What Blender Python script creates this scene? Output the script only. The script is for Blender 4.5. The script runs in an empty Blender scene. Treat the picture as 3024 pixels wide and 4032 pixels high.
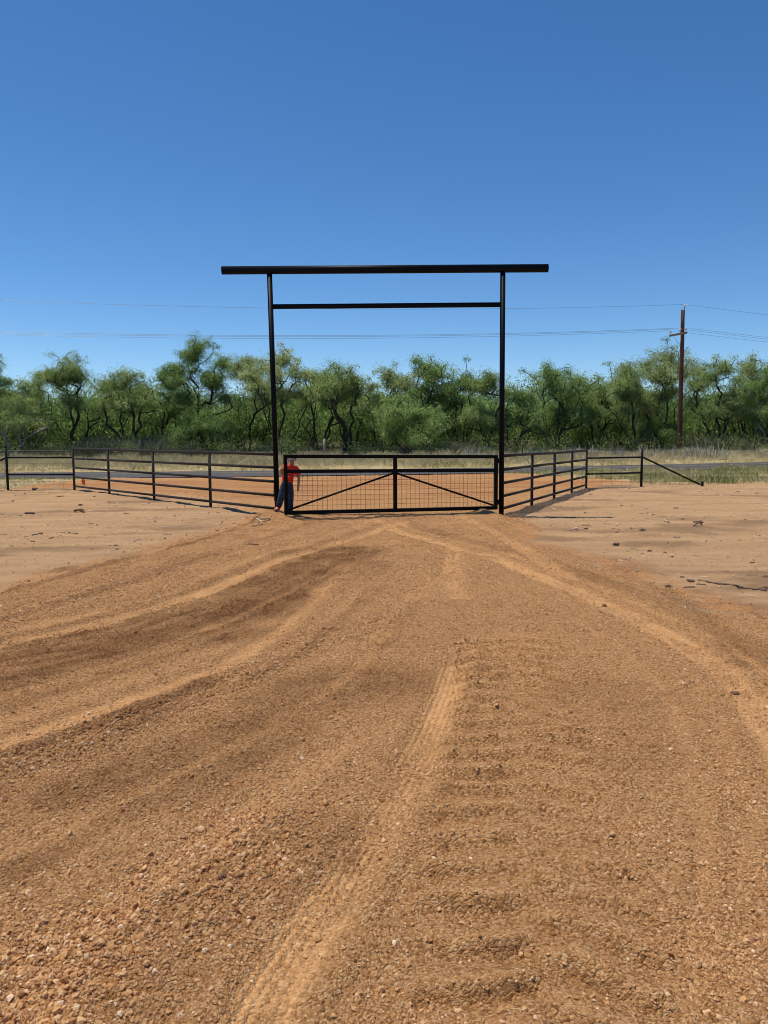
import bpy, bmesh, math, random
import numpy as np
from mathutils import Vector, Matrix

# ------------------------------------------------------------------ camera, sky, sun
scene = bpy.context.scene
F_PX, CX, CY = 3028.0, 1512.0, 2016.0        # focal length and centre in the photograph's pixels
CAM_H, TILT, ROLL = 1.72, math.atan((2016.0 - 1722.0) / 3028.0), 0.006
cam = bpy.data.cameras.new('camera')
cam.sensor_fit = 'HORIZONTAL'; cam.sensor_width = 36.0; cam.lens = 36.0 * F_PX / 3024.0
cam.clip_start = 0.05; cam.clip_end = 3000
cam_o = bpy.data.objects.new('camera', cam)
scene.collection.objects.link(cam_o)
CAM_R = Matrix.Rotation(math.pi / 2 - TILT, 3, 'X') @ Matrix.Rotation(-ROLL, 3, 'Z')
cam_o.matrix_world = Matrix.Translation((0, 0, CAM_H)) @ CAM_R.to_4x4()
scene.camera = cam_o

world = bpy.data.worlds.new('World'); scene.world = world
world.use_nodes = True
SUN_DIR = Vector((-0.29, 0.12, 1.0)).normalized()      # towards the sun
wn = world.node_tree.nodes; wl = world.node_tree.links
bg = wn['Background']
sky = wn.new('ShaderNodeTexSky'); sky.sky_type = 'NISHITA'; sky.sun_disc = False
sky.sun_elevation = math.asin(SUN_DIR.z)
sky.sun_rotation = math.atan2(SUN_DIR.x, SUN_DIR.y)
sky.altitude = 2200; sky.air_density = 1.0; sky.dust_density = 0.0; sky.ozone_density = 4.0
hs = wn.new('ShaderNodeHueSaturation'); hs.inputs['Saturation'].default_value = 1.21
wl.new(sky.outputs[0], hs.inputs['Color']); wl.new(hs.outputs[0], bg.inputs['Color'])
bg.inputs['Strength'].default_value = 0.128
sl = bpy.data.lights.new('sun', 'SUN'); sl.energy = 4.5; sl.angle = math.radians(0.53); sl.color = (1.0, 0.94, 0.84)
sun_o = bpy.data.objects.new('sun', sl); scene.collection.objects.link(sun_o)
sun_o.rotation_euler = SUN_DIR.to_track_quat('Z', 'Y').to_euler(); sun_o.location = (-20, -6, 60)
scene.view_settings.view_transform = 'Standard'; scene.view_settings.look = 'None'
scene.view_settings.exposure = 0.0; scene.view_settings.gamma = 1.0
scene.view_settings.use_curve_mapping = False
scene.cycles.filter_width = 1.0
scene.cycles.max_bounces = 6; scene.cycles.diffuse_bounces = 3; scene.cycles.transparent_max_bounces = 8

# ------------------------------------------------------------------ helpers
rng = np.random.default_rng(7)
random.seed(7)
COL = scene.collection


def base_z(x, y):
    """Ground level without small relief: flat to the fence line, then a slow rise to the trees."""
    t = np.maximum(0.0, np.asarray(y, float) - 26.0)
    return 0.0225 * t * t / (t + 3.0)


def P(px, py, D):
    """World point seen at photograph pixel (px, py) at forward distance D."""
    d = CAM_R @ Vector(((px - CX) / F_PX, -(py - CY) / F_PX, -1.0))
    k = D / d.y
    return Vector((d.x * k, D, CAM_H + d.z * k))


def G(px, py):
    """World point where the ground is seen at photograph pixel (px, py)."""
    d = CAM_R @ Vector(((px - CX) / F_PX, -(py - CY) / F_PX, -1.0))
    D = CAM_H / -d.z * d.y
    for _ in range(30):
        z = float(base_z(0, D))
        D = 0.5 * D + 0.5 * (CAM_H - z) / -d.z * d.y
    k = D / d.y
    return Vector((d.x * k, D, CAM_H + d.z * k))


def DG(x, y):
    return G(x * 1.8228, y * 1.8228)


def _hash(ix, iy, seed):
    h = (ix.astype(np.int64) * 374761393 + iy.astype(np.int64) * 668265263 + seed * 1274126177) & 0xFFFFFFFF
    h = ((h ^ (h >> 13)) * 1274126177) & 0xFFFFFFFF
    h = (h ^ (h >> 16)) & 0xFFFFFFFF
    return h.astype(np.float64) / 2147483648.0 - 1.0


def vnoise(x, y, seed=0):
    x = np.asarray(x, float); y = np.asarray(y, float)
    ix = np.floor(x); iy = np.floor(y); fx = x - ix; fy = y - iy
    fx = fx * fx * (3 - 2 * fx); fy = fy * fy * (3 - 2 * fy)
    ix = ix.astype(np.int64); iy = iy.astype(np.int64)
    a = _hash(ix, iy, seed); b = _hash(ix + 1, iy, seed); c = _hash(ix, iy + 1, seed); d = _hash(ix + 1, iy + 1, seed)
    return (a * (1 - fx) + b * fx) * (1 - fy) + (c * (1 - fx) + d * fx) * fy


def fbm(x, y, scale, octs=3, seed=0):
    s = 0.0; a = 1.0; t = 0.0
    ca, sa = 0.80, 0.60
    x = np.asarray(x, float) / scale; y = np.asarray(y, float) / scale
    for k in range(octs):
        s = s + a * vnoise(x, y, seed + k * 17); t += a
        x, y = (ca * x - sa * y) * 2.03 + 5.3, (sa * x + ca * y) * 2.03 + 9.1
        a *= 0.5
    return s / t


def smooth(e0, e1, v):
    t = np.clip((v - e0) / (e1 - e0), 0, 1)
    return t * t * (3 - 2 * t)


def seg_dist(x, y, pts, closed=False):
    """Distance to a polyline and the arc length at its nearest point."""
    best = np.full(x.shape, 1e9); along = np.zeros(x.shape); acc = 0.0
    q = list(pts) + ([pts[0]] if closed else [])
    for (x0, y0), (x1, y1) in zip(q[:-1], q[1:]):
        dx, dy = x1 - x0, y1 - y0; L2 = dx * dx + dy * dy + 1e-12
        t = np.clip(((x - x0) * dx + (y - y0) * dy) / L2, 0, 1)
        d = np.hypot(x - x0 - t * dx, y - y0 - t * dy)
        m = d < best
        best = np.where(m, d, best); along = np.where(m, acc + t * math.sqrt(L2), along)
        acc += math.sqrt(L2)
    return best, along


def seg_signed(x, y, pts):
    best = np.full(x.shape, 1e9); along = np.zeros(x.shape); sg = np.ones(x.shape); acc = 0.0
    for (x0, y0), (x1, y1) in zip(pts[:-1], pts[1:]):
        dx, dy = x1 - x0, y1 - y0; L = math.hypot(dx, dy)
        t = np.clip(((x - x0) * dx + (y - y0) * dy) / (L * L), 0, 1)
        d = np.hypot(x - x0 - t * dx, y - y0 - t * dy); m = d < best
        best = np.where(m, d, best); along = np.where(m, acc + t * L, along)
        sg = np.where(m, np.sign((x - x0) * dy - (y - y0) * dx), sg); acc += L
    return best * sg, along


def inside(x, y, pts):
    r = np.zeros(x.shape, bool)
    for (x0, y0), (x1, y1) in zip(pts, list(pts[1:]) + [pts[0]]):
        if y0 == y1: continue
        c = ((y0 > y) != (y1 > y)) & (x < (x1 - x0) * (y - y0) / (y1 - y0) + x0)
        r ^= c
    return r


def np_mesh(name, V, Fq, mat=None, smooth_shade=False, attrs=None):
    """One mesh from a vertex array and a face array (all triangles or all quads)."""
    me = bpy.data.meshes.new(name)
    V = np.ascontiguousarray(V, dtype=np.float32); Fq = np.ascontiguousarray(Fq, dtype=np.int32)
    n, k = Fq.shape
    me.vertices.add(len(V)); me.vertices.foreach_set('co', V.ravel())
    me.loops.add(n * k); me.loops.foreach_set('vertex_index', Fq.ravel())
    me.polygons.add(n); me.polygons.foreach_set('loop_start', np.arange(0, n * k, k, dtype=np.int32))
    me.polygons.foreach_set('loop_total', np.full(n, k, dtype=np.int32))
    me.polygons.foreach_set('use_smooth', np.full(n, smooth_shade, dtype=bool))
    for an, av in (attrs or {}).items():
        a = me.attributes.new(an, 'FLOAT', 'POINT'); a.data.foreach_set('value', np.ascontiguousarray(av, dtype=np.float32))
    me.update(calc_edges=True)
    if mat: me.materials.append(mat)
    return me


def link(name, me, parent=None, loc=None):
    o = bpy.data.objects.new(name, me); COL.objects.link(o)
    if parent is not None: o.parent = parent
    if loc is not None: o.location = loc
    return o


def tag(o, label=None, cat=None, group=None, kind=None):
    if label: o['label'] = label
    if cat: o['category'] = cat
    if group: o['group'] = group
    if kind: o['kind'] = kind
    return o


def thing(name, label, cat, loc=(0, 0, 0), group=None):
    o = bpy.data.objects.new(name, None); COL.objects.link(o); o.location = loc
    o.empty_display_size = 0.2
    return tag(o, label, cat, group)


class MB:
    """Collects tubes and boxes (in world coordinates) into one mesh."""
    def __init__(self): self.v = []; self.f = []; self.sm = []

    def tube(self, pts, rad, n=10, caps=True, smooth_shade=True):
        pts = [Vector(p) for p in pts]
        if not hasattr(rad, '__len__'): rad = [rad] * len(pts)
        b = len(self.v); ref = None
        for i, p in enumerate(pts):
            t = (pts[min(i + 1, len(pts) - 1)] - pts[max(i - 1, 0)]).normalized()
            if ref is None:
                ref = Vector((0, 0, 1)) if abs(t.z) < 0.9 else Vector((1, 0, 0))
            u = (ref - t * ref.dot(t)).normalized(); w = t.cross(u); ref = u
            for k in range(n):
                a = 2 * math.pi * k / n
                self.v.append(p + (u * math.cos(a) + w * math.sin(a)) * rad[i])
        for i in range(len(pts) - 1):
            for k in range(n):
                k2 = (k + 1) % n
                self.f.append((b + i * n + k, b + i * n + k2, b + (i + 1) * n + k2, b + (i + 1) * n + k)); self.sm.append(smooth_shade)
        if caps:
            self.f.append(tuple(b + k for k in range(n))[::-1]); self.sm.append(False)
            self.f.append(tuple(b + (len(pts) - 1) * n + k for k in range(n))); self.sm.append(False)

    def box(self, o, ux, uy, uz, sx, sy, sz, bev=0.0):
        """Box centred on o with axes ux, uy, uz and full sizes."""
        b = len(self.v); o = Vector(o)
        if bev <= 0:
            for i in (-1, 1):
                for j in (-1, 1):
                    for k in (-1, 1):
                        self.v.append(o + ux * (i * sx / 2) + uy * (j * sy / 2) + uz * (k * sz / 2))
            for q in ((0, 1, 3, 2), (4, 6, 7, 5), (0, 4, 5, 1), (2, 3, 7, 6), (0, 2, 6, 4), (1, 5, 7, 3)):
                self.f.append(tuple(b + i for i in q)); self.sm.append(False)
            return
        prof = []
        for (cx, cy, a0) in ((1, 1, 0), (-1, 1, 90), (-1, -1, 180), (1, -1, 270)):
            for s in (0, 45, 90):
                a = math.radians(a0 + s)
                prof.append((cx * (sy / 2 - bev) + bev * math.cos(a), cy * (sz / 2 - bev) + bev * math.sin(a)))
        n = len(prof)
        for i in (-1, 1):
            for (p, q) in prof: self.v.append(o + ux * (i * sx / 2) + uy * p + uz * q)
        for k in range(n):
            k2 = (k + 1) % n
            self.f.append((b + k, b + k2, b + n + k2, b + n + k)); self.sm.append(False)
        self.f.append(tuple(b + k for k in range(n))[::-1]); self.sm.append(False)
        self.f.append(tuple(b + n + k for k in range(n))); self.sm.append(False)

    def bar(self, a, b, w, h, up=Vector((0, 0, 1)), bev=0.006):
        a = Vector(a); b = Vector(b); ux = (b - a).normalized()
        uy = up.cross(ux).normalized(); uz = ux.cross(uy)
        self.box((a + b) / 2, ux, uy, uz, (b - a).length, w, h, bev)

    def build(self, name, mat, parent=None, label=None):
        o0 = parent.matrix_basis.translation if parent is not None and parent.parent is None else Vector((0, 0, 0))
        if parent is not None and parent.parent is not None: o0 = parent.parent.location + parent.location
        me = bpy.data.meshes.new(name)
        me.from_pydata([tuple(p - o0) for p in self.v], [], self.f)
        me.polygons.foreach_set('use_smooth', self.sm); me.update()
        if mat: me.materials.append(mat)
        o = link(name, me, parent)
        if label: o['label'] = label
        return o


def new_mat(name):
    m = bpy.data.materials.new(name); m.use_nodes = True
    nt = m.node_tree; b = nt.nodes['Principled BSDF']
    return m, nt, b


def N(nt, t, **kw):
    n = nt.nodes.new(t)
    for k, v in kw.items(): setattr(n, k, v)
    return n


def mixc(nt, fac, a, b, blend='MIX'):
    n = N(nt, 'ShaderNodeMix', data_type='RGBA', blend_type=blend)
    for s, v in ((0, fac), (6, a), (7, b)):
        if hasattr(v, 'is_linked') or hasattr(v, 'links'): nt.links.new(v, n.inputs[s])
        elif s == 0: n.inputs[0].default_value = v
        else: n.inputs[s].default_value = (*v, 1) if len(v) == 3 else v
    return n.outputs[2]


def noise(nt, scale, detail=4, rough=0.55, vec=None, out=0):
    n = N(nt, 'ShaderNodeTexNoise'); n.inputs['Scale'].default_value = scale
    n.inputs['Detail'].default_value = detail; n.inputs['Roughness'].default_value = rough
    if vec is not None: nt.links.new(vec, n.inputs['Vector'])
    return n.outputs[out]


def ramp(nt, src, stops):
    n = N(nt, 'ShaderNodeValToRGB'); nt.links.new(src, n.inputs[0])
    e = n.color_ramp.elements
    while len(e) < len(stops): e.new(0.5)
    for el, (p, c) in zip(e, stops):
        el.position = p; el.color = (*c, 1) if len(c) == 3 else c
    return n.outputs[0]


def mathn(nt, op, a, b=None, clamp=False):
    n = N(nt, 'ShaderNodeMath', operation=op, use_clamp=clamp)
    for s, v in ((0, a), (1, b)):
        if v is None: continue
        if hasattr(v, 'links'): nt.links.new(v, n.inputs[s])
        else: n.inputs[s].default_value = v
    return n.outputs[0]


def attr(nt, name):
    n = N(nt, 'ShaderNodeAttribute'); n.attribute_name = name
    return n.outputs['Fac']


def objco(nt):
    return N(nt, 'ShaderNodeTexCoord').outputs['Object']


def geopos(nt):
    return N(nt, 'ShaderNodeNewGeometry').outputs['Position']


def bump(nt, b, h, strength, dist):
    n = N(nt, 'ShaderNodeBump'); n.inputs['Strength'].default_value = strength; n.inputs['Distance'].default_value = dist
    nt.links.new(h, n.inputs['Height']); nt.links.new(n.outputs[0], b.inputs['Normal'])


# ------------------------------------------------------------------ materials
def mat_gravel():
    m, nt, b = new_mat('gravel_road_soil'); L = nt.links
    p = geopos(nt)
    big = noise(nt, 0.9, 4, 0.6, p); mid = noise(nt, 9, 5, 0.65, p); fine = noise(nt, 75, 5, 0.75, p)
    v = N(nt, 'ShaderNodeTexVoronoi'); v.inputs['Scale'].default_value = 95; L.new(p, v.inputs['Vector'])
    v2 = N(nt, 'ShaderNodeTexVoronoi'); v2.inputs['Scale'].default_value = 210; L.new(p, v2.inputs['Vector'])
    sep = N(nt, 'ShaderNodeSeparateColor'); L.new(v.outputs['Color'], sep.inputs[0])
    pick = mathn(nt, 'ADD', mathn(nt, 'MULTIPLY', sep.outputs[0], 0.42), mathn(nt, 'MULTIPLY', fine, 0.58))
    c = ramp(nt, pick, [(0.28, (0.201, 0.087, 0.029)), (0.45, (0.530, 0.267, 0.105)), (0.60, (0.668, 0.365, 0.156)), (0.80, (0.920, 0.654, 0.373))])
    c = mixc(nt, mathn(nt, 'MULTIPLY', mid, 0.4), c, (0.490, 0.226, 0.079))
    c = mixc(nt, mathn(nt, 'MULTIPLY', attr(nt, 'track'), 0.55), c, (0.735, 0.397, 0.167))  # wheel tracks, plus lug crests painted lighter to bring out their relief
    dk = ramp(nt, pick, [(0.25, (0.095, 0.035, 0.011)), (0.5, (0.201, 0.085, 0.031)), (0.85, (0.424, 0.218, 0.096))])
    c = mixc(nt, mathn(nt, 'MULTIPLY', attr(nt, 'damp'), 0.92), c, dk)  # damp soil, plus shade painted into the lug gouges
    c = mixc(nt, mathn(nt, 'MULTIPLY', attr(nt, 'clay'), 0.95), c, ramp(nt, mid, [(0.3, (0.318, 0.131, 0.052)), (0.7, (0.530, 0.253, 0.111))]))
    c = mixc(nt, attr(nt, 'grey'), c, (0.467, 0.305, 0.164))
    c = mixc(nt, mathn(nt, 'MULTIPLY', big, 0.2), c, (0.623, 0.324, 0.131))
    L.new(c, b.inputs['Base Color']); b.inputs['Roughness'].default_value = 0.97
    b.inputs['Specular IOR Level'].default_value = 0.08
    h1 = mathn(nt, 'SUBTRACT', 1.0, mathn(nt, 'POWER', v.outputs['Distance'], 2.0))
    h2 = mathn(nt, 'SUBTRACT', 1.0, mathn(nt, 'POWER', v2.outputs['Distance'], 2.0))
    h = mathn(nt, 'ADD', mathn(nt, 'MULTIPLY', h1, 0.8), mathn(nt, 'ADD', mathn(nt, 'MULTIPLY', fine, 1.1), mathn(nt, 'MULTIPLY', h2, 0.5)))
    h = mathn(nt, 'MULTIPLY', h, mathn(nt, 'SUBTRACT', 1.0, mathn(nt, 'MULTIPLY', attr(nt, 'track'), 0.55)))
    # rubber ribs and blocks pressed into the wheel track
    lat, alo = attr(nt, 'rib_across'), attr(nt, 'rib_along')
    rib = mathn(nt, 'SINE', mathn(nt, 'MULTIPLY', lat, 2 * math.pi / 0.036))
    blk = mathn(nt, 'SINE', mathn(nt, 'ADD', mathn(nt, 'MULTIPLY', alo, 2 * math.pi / 0.045), mathn(nt, 'MULTIPLY', lat, 40)))
    tr = mathn(nt, 'ADD', mathn(nt, 'MULTIPLY', rib, 0.30), mathn(nt, 'MULTIPLY', blk, 0.12))
    inn = mathn(nt, 'MULTIPLY', attr(nt, 'ribs'), mathn(nt, 'ADD', 0.3, fine))
    h = mathn(nt, 'ADD', h, mathn(nt, 'MULTIPLY', tr, inn))
    bump(nt, b, h, 1.0, 0.0155)
    return m


def mat_dirt():
    m, nt, b = new_mat('pale_dirt'); L = nt.links
    p = geopos(nt)
    mp = N(nt, 'ShaderNodeMapping'); mp.inputs['Scale'].default_value = (0.35, 1.6, 1.0); L.new(p, mp.inputs['Vector'])
    streak = noise(nt, 1.3, 6, 0.62, mp.outputs[0]); mid = noise(nt, 5, 5, 0.65, p); fine = noise(nt, 55, 4, 0.7, p)
    c = ramp(nt, streak, [(0.3, (0.332, 0.188, 0.087)), (0.5, (0.480, 0.288, 0.140)), (0.7, (0.587, 0.363, 0.179))])
    c = mixc(nt, mathn(nt, 'MULTIPLY', mid, 0.45), c, (0.341, 0.198, 0.106))
    c = mixc(nt, mathn(nt, 'MULTIPLY', ramp(nt, noise(nt, 22, 5, 0.75, p), [(0.45, (0, 0, 0)), (0.75, (1, 1, 1))]), 0.7), c, (0.250, 0.154, 0.086))
    c = mixc(nt, mathn(nt, 'MULTIPLY', fine, 0.3), c, (0.554, 0.358, 0.201))
    c = mixc(nt, attr(nt, 'straw'), c, ramp(nt, noise(nt, 3.5, 5, 0.7, p), [(0.3, (0.190, 0.162, 0.070)), (0.5, (0.420, 0.323, 0.167)), (0.7, (0.550, 0.431, 0.238))]))
    c = mixc(nt, attr(nt, 'litter'), c, ramp(nt, noise(nt, 2.5, 5, 0.7, p), [(0.3, (0.060, 0.049, 0.026)), (0.6, (0.160, 0.127, 0.062)), (0.8, (0.240, 0.186, 0.097))]))
    c = mixc(nt, attr(nt, 'grey'), c, (0.220, 0.132, 0.070))
    c = mixc(nt, attr(nt, 'spill'), c, ramp(nt, fine, [(0.3, (0.27, 0.115, 0.04)), (0.55, (0.50, 0.24, 0.09)), (0.8, (0.66, 0.36, 0.15))]))
    L.new(c, b.inputs['Base Color']); b.inputs['Roughness'].default_value = 0.95
    b.inputs['Specular IOR Level'].default_value = 0.1
    bump(nt, b, mathn(nt, 'ADD', fine, mathn(nt, 'MULTIPLY', mid, 1.5)), 1.0, 0.022)
    return m


def mat_stone():
    m, nt, b = new_mat('gravel_stone'); L = nt.links
    c = ramp(nt, attr(nt, 'tone'), [(0.0, (0.252, 0.103, 0.032)), (0.35, (0.51, 0.275, 0.115)), (0.75, (0.67, 0.42, 0.215)), (1.0, (0.84, 0.65, 0.44))])
    c = mixc(nt, mathn(nt, 'MULTIPLY', noise(nt, 120, 3, 0.6, geopos(nt)), 0.5), c, (0.462, 0.213, 0.072))
    c = mixc(nt, mathn(nt, 'MULTIPLY', attr(nt, 'damp'), 0.95), c, (0.184, 0.083, 0.028))
    L.new(c, b.inputs['Base Color']); b.inputs['Roughness'].default_value = 0.9; b.inputs['Specular IOR Level'].default_value = 0.2
    return m


def mat_paint(name, col, rough, dust=0.0, dustc=(0.30, 0.2, 0.13), scale=14):
    m, nt, b = new_mat(name)
    n = noise(nt, scale, 5, 0.65, geopos(nt))
    c = mixc(nt, mathn(nt, 'MULTIPLY', ramp(nt, n, [(0.35, (0, 0, 0)), (0.75, (1, 1, 1))]), dust), col, dustc)
    nt.links.new(c, b.inputs['Base Color'])
    r = mathn(nt, 'ADD', mathn(nt, 'MULTIPLY', n, 0.25), rough - 0.12)
    nt.links.new(r, b.inputs['Roughness']); b.inputs['Specular IOR Level'].default_value = 0.09
    return m


def mat_noisy(name, stops, scale, rough=0.85, detail=5, bmp=0.3, dist=0.01, stretch=None):
    m, nt, b = new_mat(name)
    vec = geopos(nt)
    if stretch:
        mp = N(nt, 'ShaderNodeMapping'); mp.inputs['Scale'].default_value = stretch; nt.links.new(vec, mp.inputs['Vector']); vec = mp.outputs[0]
    n = noise(nt, scale, detail, 0.65, vec)
    nt.links.new(ramp(nt, n, stops), b.inputs['Base Color']); b.inputs['Roughness'].default_value = rough
    b.inputs['Specular IOR Level'].default_value = 0.25
    if bmp: bump(nt, b, n, bmp, dist)
    return m


def mat_leaf(name, stops, trans=0.35, up=1.1):
    m, nt, b = new_mat(name); L = nt.links
    nt.nodes.remove(b)
    c = ramp(nt, attr(nt, 'tone'), stops)
    d = N(nt, 'ShaderNodeBsdfDiffuse'); t = N(nt, 'ShaderNodeBsdfTranslucent'); mx = N(nt, 'ShaderNodeMixShader')
    if up > 0:
        g = N(nt, 'ShaderNodeNewGeometry'); vm = N(nt, 'ShaderNodeVectorMath', operation='MULTIPLY_ADD')
        L.new(g.outputs['Normal'], vm.inputs[0]); vm.inputs[1].default_value = (1, 1, 1); vm.inputs[2].default_value = (0, 0, up)
        nv = N(nt, 'ShaderNodeVectorMath', operation='NORMALIZE'); L.new(vm.outputs[0], nv.inputs[0])
        L.new(nv.outputs[0], d.inputs['Normal'])
    L.new(c, d.inputs[0]); L.new(mixc(nt, 0.35, c, (0.14, 0.2, 0.03)), t.inputs[0]); mx.inputs[0].default_value = trans
    L.new(d.outputs[0], mx.inputs[1]); L.new(t.outputs[0], mx.inputs[2])
    L.new(mx.outputs[0], nt.nodes['Material Output'].inputs['Surface'])
    return m


M_GRAVEL = mat_gravel(); M_DIRT = mat_dirt(); M_STONE = mat_stone()
M_ASPHALT = mat_noisy('asphalt', [(0.3, (0.055, 0.052, 0.05)), (0.55, (0.085, 0.08, 0.078)), (0.75, (0.12, 0.11, 0.1))], 2.2, 0.85, 8, 0.4, 0.01)
M_LINE = mat_noisy('worn_yellow_road_paint', [(0.3, (0.16, 0.13, 0.06)), (0.6, (0.42, 0.32, 0.12))], 6, 0.8, 4, 0)
M_BLACK = mat_paint('black_gloss_paint', (0.003, 0.004, 0.007), 0.5, 0.03, (0.05, 0.045, 0.04))
M_GATE = mat_paint('black_gate_paint', (0.003, 0.003, 0.0035), 0.5, 0.08, (0.03, 0.022, 0.016))
M_PIPE = mat_paint('dusty_brown_black_pipe', (0.024, 0.019, 0.017), 0.5, 0.4, (0.11, 0.088, 0.07))
M_PIPE_B = mat_paint('black_brace_pipe', (0.010, 0.010, 0.011), 0.33, 0.15, (0.06, 0.05, 0.04))
M_WIRE = mat_paint('rusty_mesh_wire', (0.06, 0.035, 0.02), 0.6, 0.3, (0.12, 0.06, 0.03))
M_GALV = mat_paint('galvanised_wire', (0.42, 0.41, 0.38), 0.4, 0.3, (0.2, 0.18, 0.15))
M_LINEW = mat_paint('aluminium_line_wire', (0.30, 0.31, 0.33), 0.36, 0.1, (0.2, 0.2, 0.2)); M_LINEW.node_tree.nodes['Principled BSDF'].inputs['Metallic'].default_value = 0.85
M_TPOST = mat_paint('weathered_steel_post', (0.06, 0.05, 0.045), 0.7, 0.4, (0.14, 0.11, 0.08))
M_WOODP = mat_noisy('creosoted_pole', [(0.3, (0.045, 0.020, 0.012)), (0.5, (0.10, 0.045, 0.027)), (0.75, (0.16, 0.085, 0.055))], 3, 0.85, 6, 0.5, 0.02, (6, 6, 0.35))
M_ARM = mat_noisy('weathered_crossarm', [(0.3, (0.10, 0.055, 0.035)), (0.7, (0.22, 0.14, 0.10))], 5, 0.85, 5, 0.3, 0.01)
M_PORC = mat_paint('white_porcelain', (0.7, 0.7, 0.68), 0.25)
M_BARK = mat_noisy('dark_mesquite_bark', [(0.3, (0.018, 0.014, 0.011)), (0.55, (0.045, 0.036, 0.030)), (0.8, (0.095, 0.08, 0.068))], 4, 0.9, 6, 0.5, 0.03)
M_BARKP = mat_noisy('pale_dead_bark', [(0.3, (0.14, 0.12, 0.10)), (0.6, (0.30, 0.27, 0.235)), (0.8, (0.42, 0.385, 0.34))], 5, 0.9, 6, 0.5, 0.03)
M_STICK = mat_noisy('dry_pale_wood', [(0.3, (0.30, 0.20, 0.11)), (0.7, (0.62, 0.46, 0.29))], 30, 0.85, 4, 0.3, 0.005)
M_STICKD = mat_noisy('dark_dead_wood', [(0.3, (0.07, 0.047, 0.032)), (0.7, (0.26, 0.18, 0.12))], 30, 0.85, 4, 0.3, 0.005)
M_CLOD = mat_noisy('dark_soil_clod', [(0.3, (0.12, 0.065, 0.035)), (0.7, (0.28, 0.155, 0.08))], 40, 0.95, 4, 0.5, 0.01)
M_ROCK = mat_noisy('pale_limestone', [(0.3, (0.40, 0.30, 0.21)), (0.7, (0.68, 0.56, 0.44))], 25, 0.9, 4, 0.4, 0.01)
M_LEAF_A = mat_leaf('mesquite_leaves', [(0, (0.112, 0.178, 0.049)), (0.5, (0.319, 0.420, 0.140)), (1, (0.549, 0.644, 0.254))], 0.42)
M_LEAF_B = mat_leaf('deep_green_leaves', [(0, (0.084, 0.155, 0.041)), (0.5, (0.230, 0.351, 0.108)), (1, (0.426, 0.552, 0.189))], 0.42)
M_LEAF_C = mat_leaf('pale_green_leaves', [(0, (0.190, 0.241, 0.081)), (0.5, (0.426, 0.506, 0.200)), (1, (0.638, 0.701, 0.324))], 0.42)
M_GRASS = mat_leaf('dry_grass_blades', [(0, (0.19, 0.25, 0.07)), (0.35, (0.42, 0.42, 0.16)), (0.6, (0.74, 0.62, 0.33)), (1, (0.90, 0.76, 0.48))], 0.5, 2.5)
M_BRUSH = mat_leaf('grey_brown_twigs', [(0, (0.09, 0.115, 0.048)), (0.4, (0.19, 0.185, 0.10)), (0.7, (0.30, 0.265, 0.175)), (1, (0.48, 0.43, 0.33))], 0.25, 0.9)

# ------------------------------------------------------------------ ground relief: where the soils lie
def W(pts, f=DG):
    return [(p.x, p.y) for p in (f(*q) for q in pts)]


def z6(pts): return W([(x * 0.9042, 2000 + y * 0.9042) for x, y in pts], G)
def z7(pts): return W([(1500 + x * 0.9186, 2000 + y * 0.9186) for x, y in pts], G)


EDGE_L = W([(597, 1103), (520, 1140), (400, 1175), (300, 1205), (150, 1245), (0, 1292)])
EDGE_R = z7([(505, 38), (560, 80), (560, 140), (700, 170), (900, 220), (1080, 300), (1250, 370), (1400, 430), (1659, 490)])
ROAD = EDGE_L + [(-5.2, 6.0), (-9.0, 3.0), (-16, 0), (-16, -8), (10, -8), (6.0, 2.5), (4.3, 5.5)] + EDGE_R[::-1] + [(2.45, 17.8), (3.2, 19.5), (-3.2, 19.5), (-2.45, 17.8)]
APRON = W([(1095, 2008), (1000, 1990), (850, 1966), (700, 1945), (440, 1925), (130, 1920), (250, 1898), (480, 1886), (700, 1876), (1000, 1868), (1512, 1862),
           (1960, 1860), (2060, 1869), (2190, 1879), (2300, 1889), (2520, 1896), (2330, 1908), (2200, 1925), (2110, 1942), (1985, 1990)], G)
TRACKS = [  # (path, half width m, strength)
    (W([(988, 1425), (962, 1510), (925, 1600), (880, 1690), (820, 1790), (750, 1900), (670, 2010), (590, 2130), (520, 2260)]), 0.115, 0.9),
    (W([(800, 1125), (850, 1155), (950, 1185), (1050, 1212), (1150, 1250), (1250, 1290), (1350, 1335), (1450, 1382), (1550, 1445), (1620, 1525), (1680, 1610), (1750, 1760), (1800, 1950), (1820, 2200)]), 0.14, 0.75),
    (W([(1000, 1125), (1080, 1165), (1150, 1212), (1230, 1262)]), 0.14, 0.6),
    (W([(880, 1135), (760, 1175), (600, 1222), (450, 1287), (300, 1332), (150, 1372), (0, 1400), (-200, 1440)]), 0.13, 0.8),
    (z6([(1420, 350), (1250, 530), (1000, 690), (830, 745), (500, 865), (0, 1030), (-300, 1130)]), 0.10, 0.65),
    (z7([(310, 190), (300, 260), (305, 330), (320, 400)]), 0.15, 0.6),
    (z7([(330, 60), (480, 120), (640, 230), (760, 290)]), 0.12, 0.5),
    (W([(960, 1240), (880, 1310), (790, 1400)]), 0.10, 0.3),
    (W([(800, 1570), (600, 1710), (400, 1850), (150, 2000)]), 0.09, 0.35),
]
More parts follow.
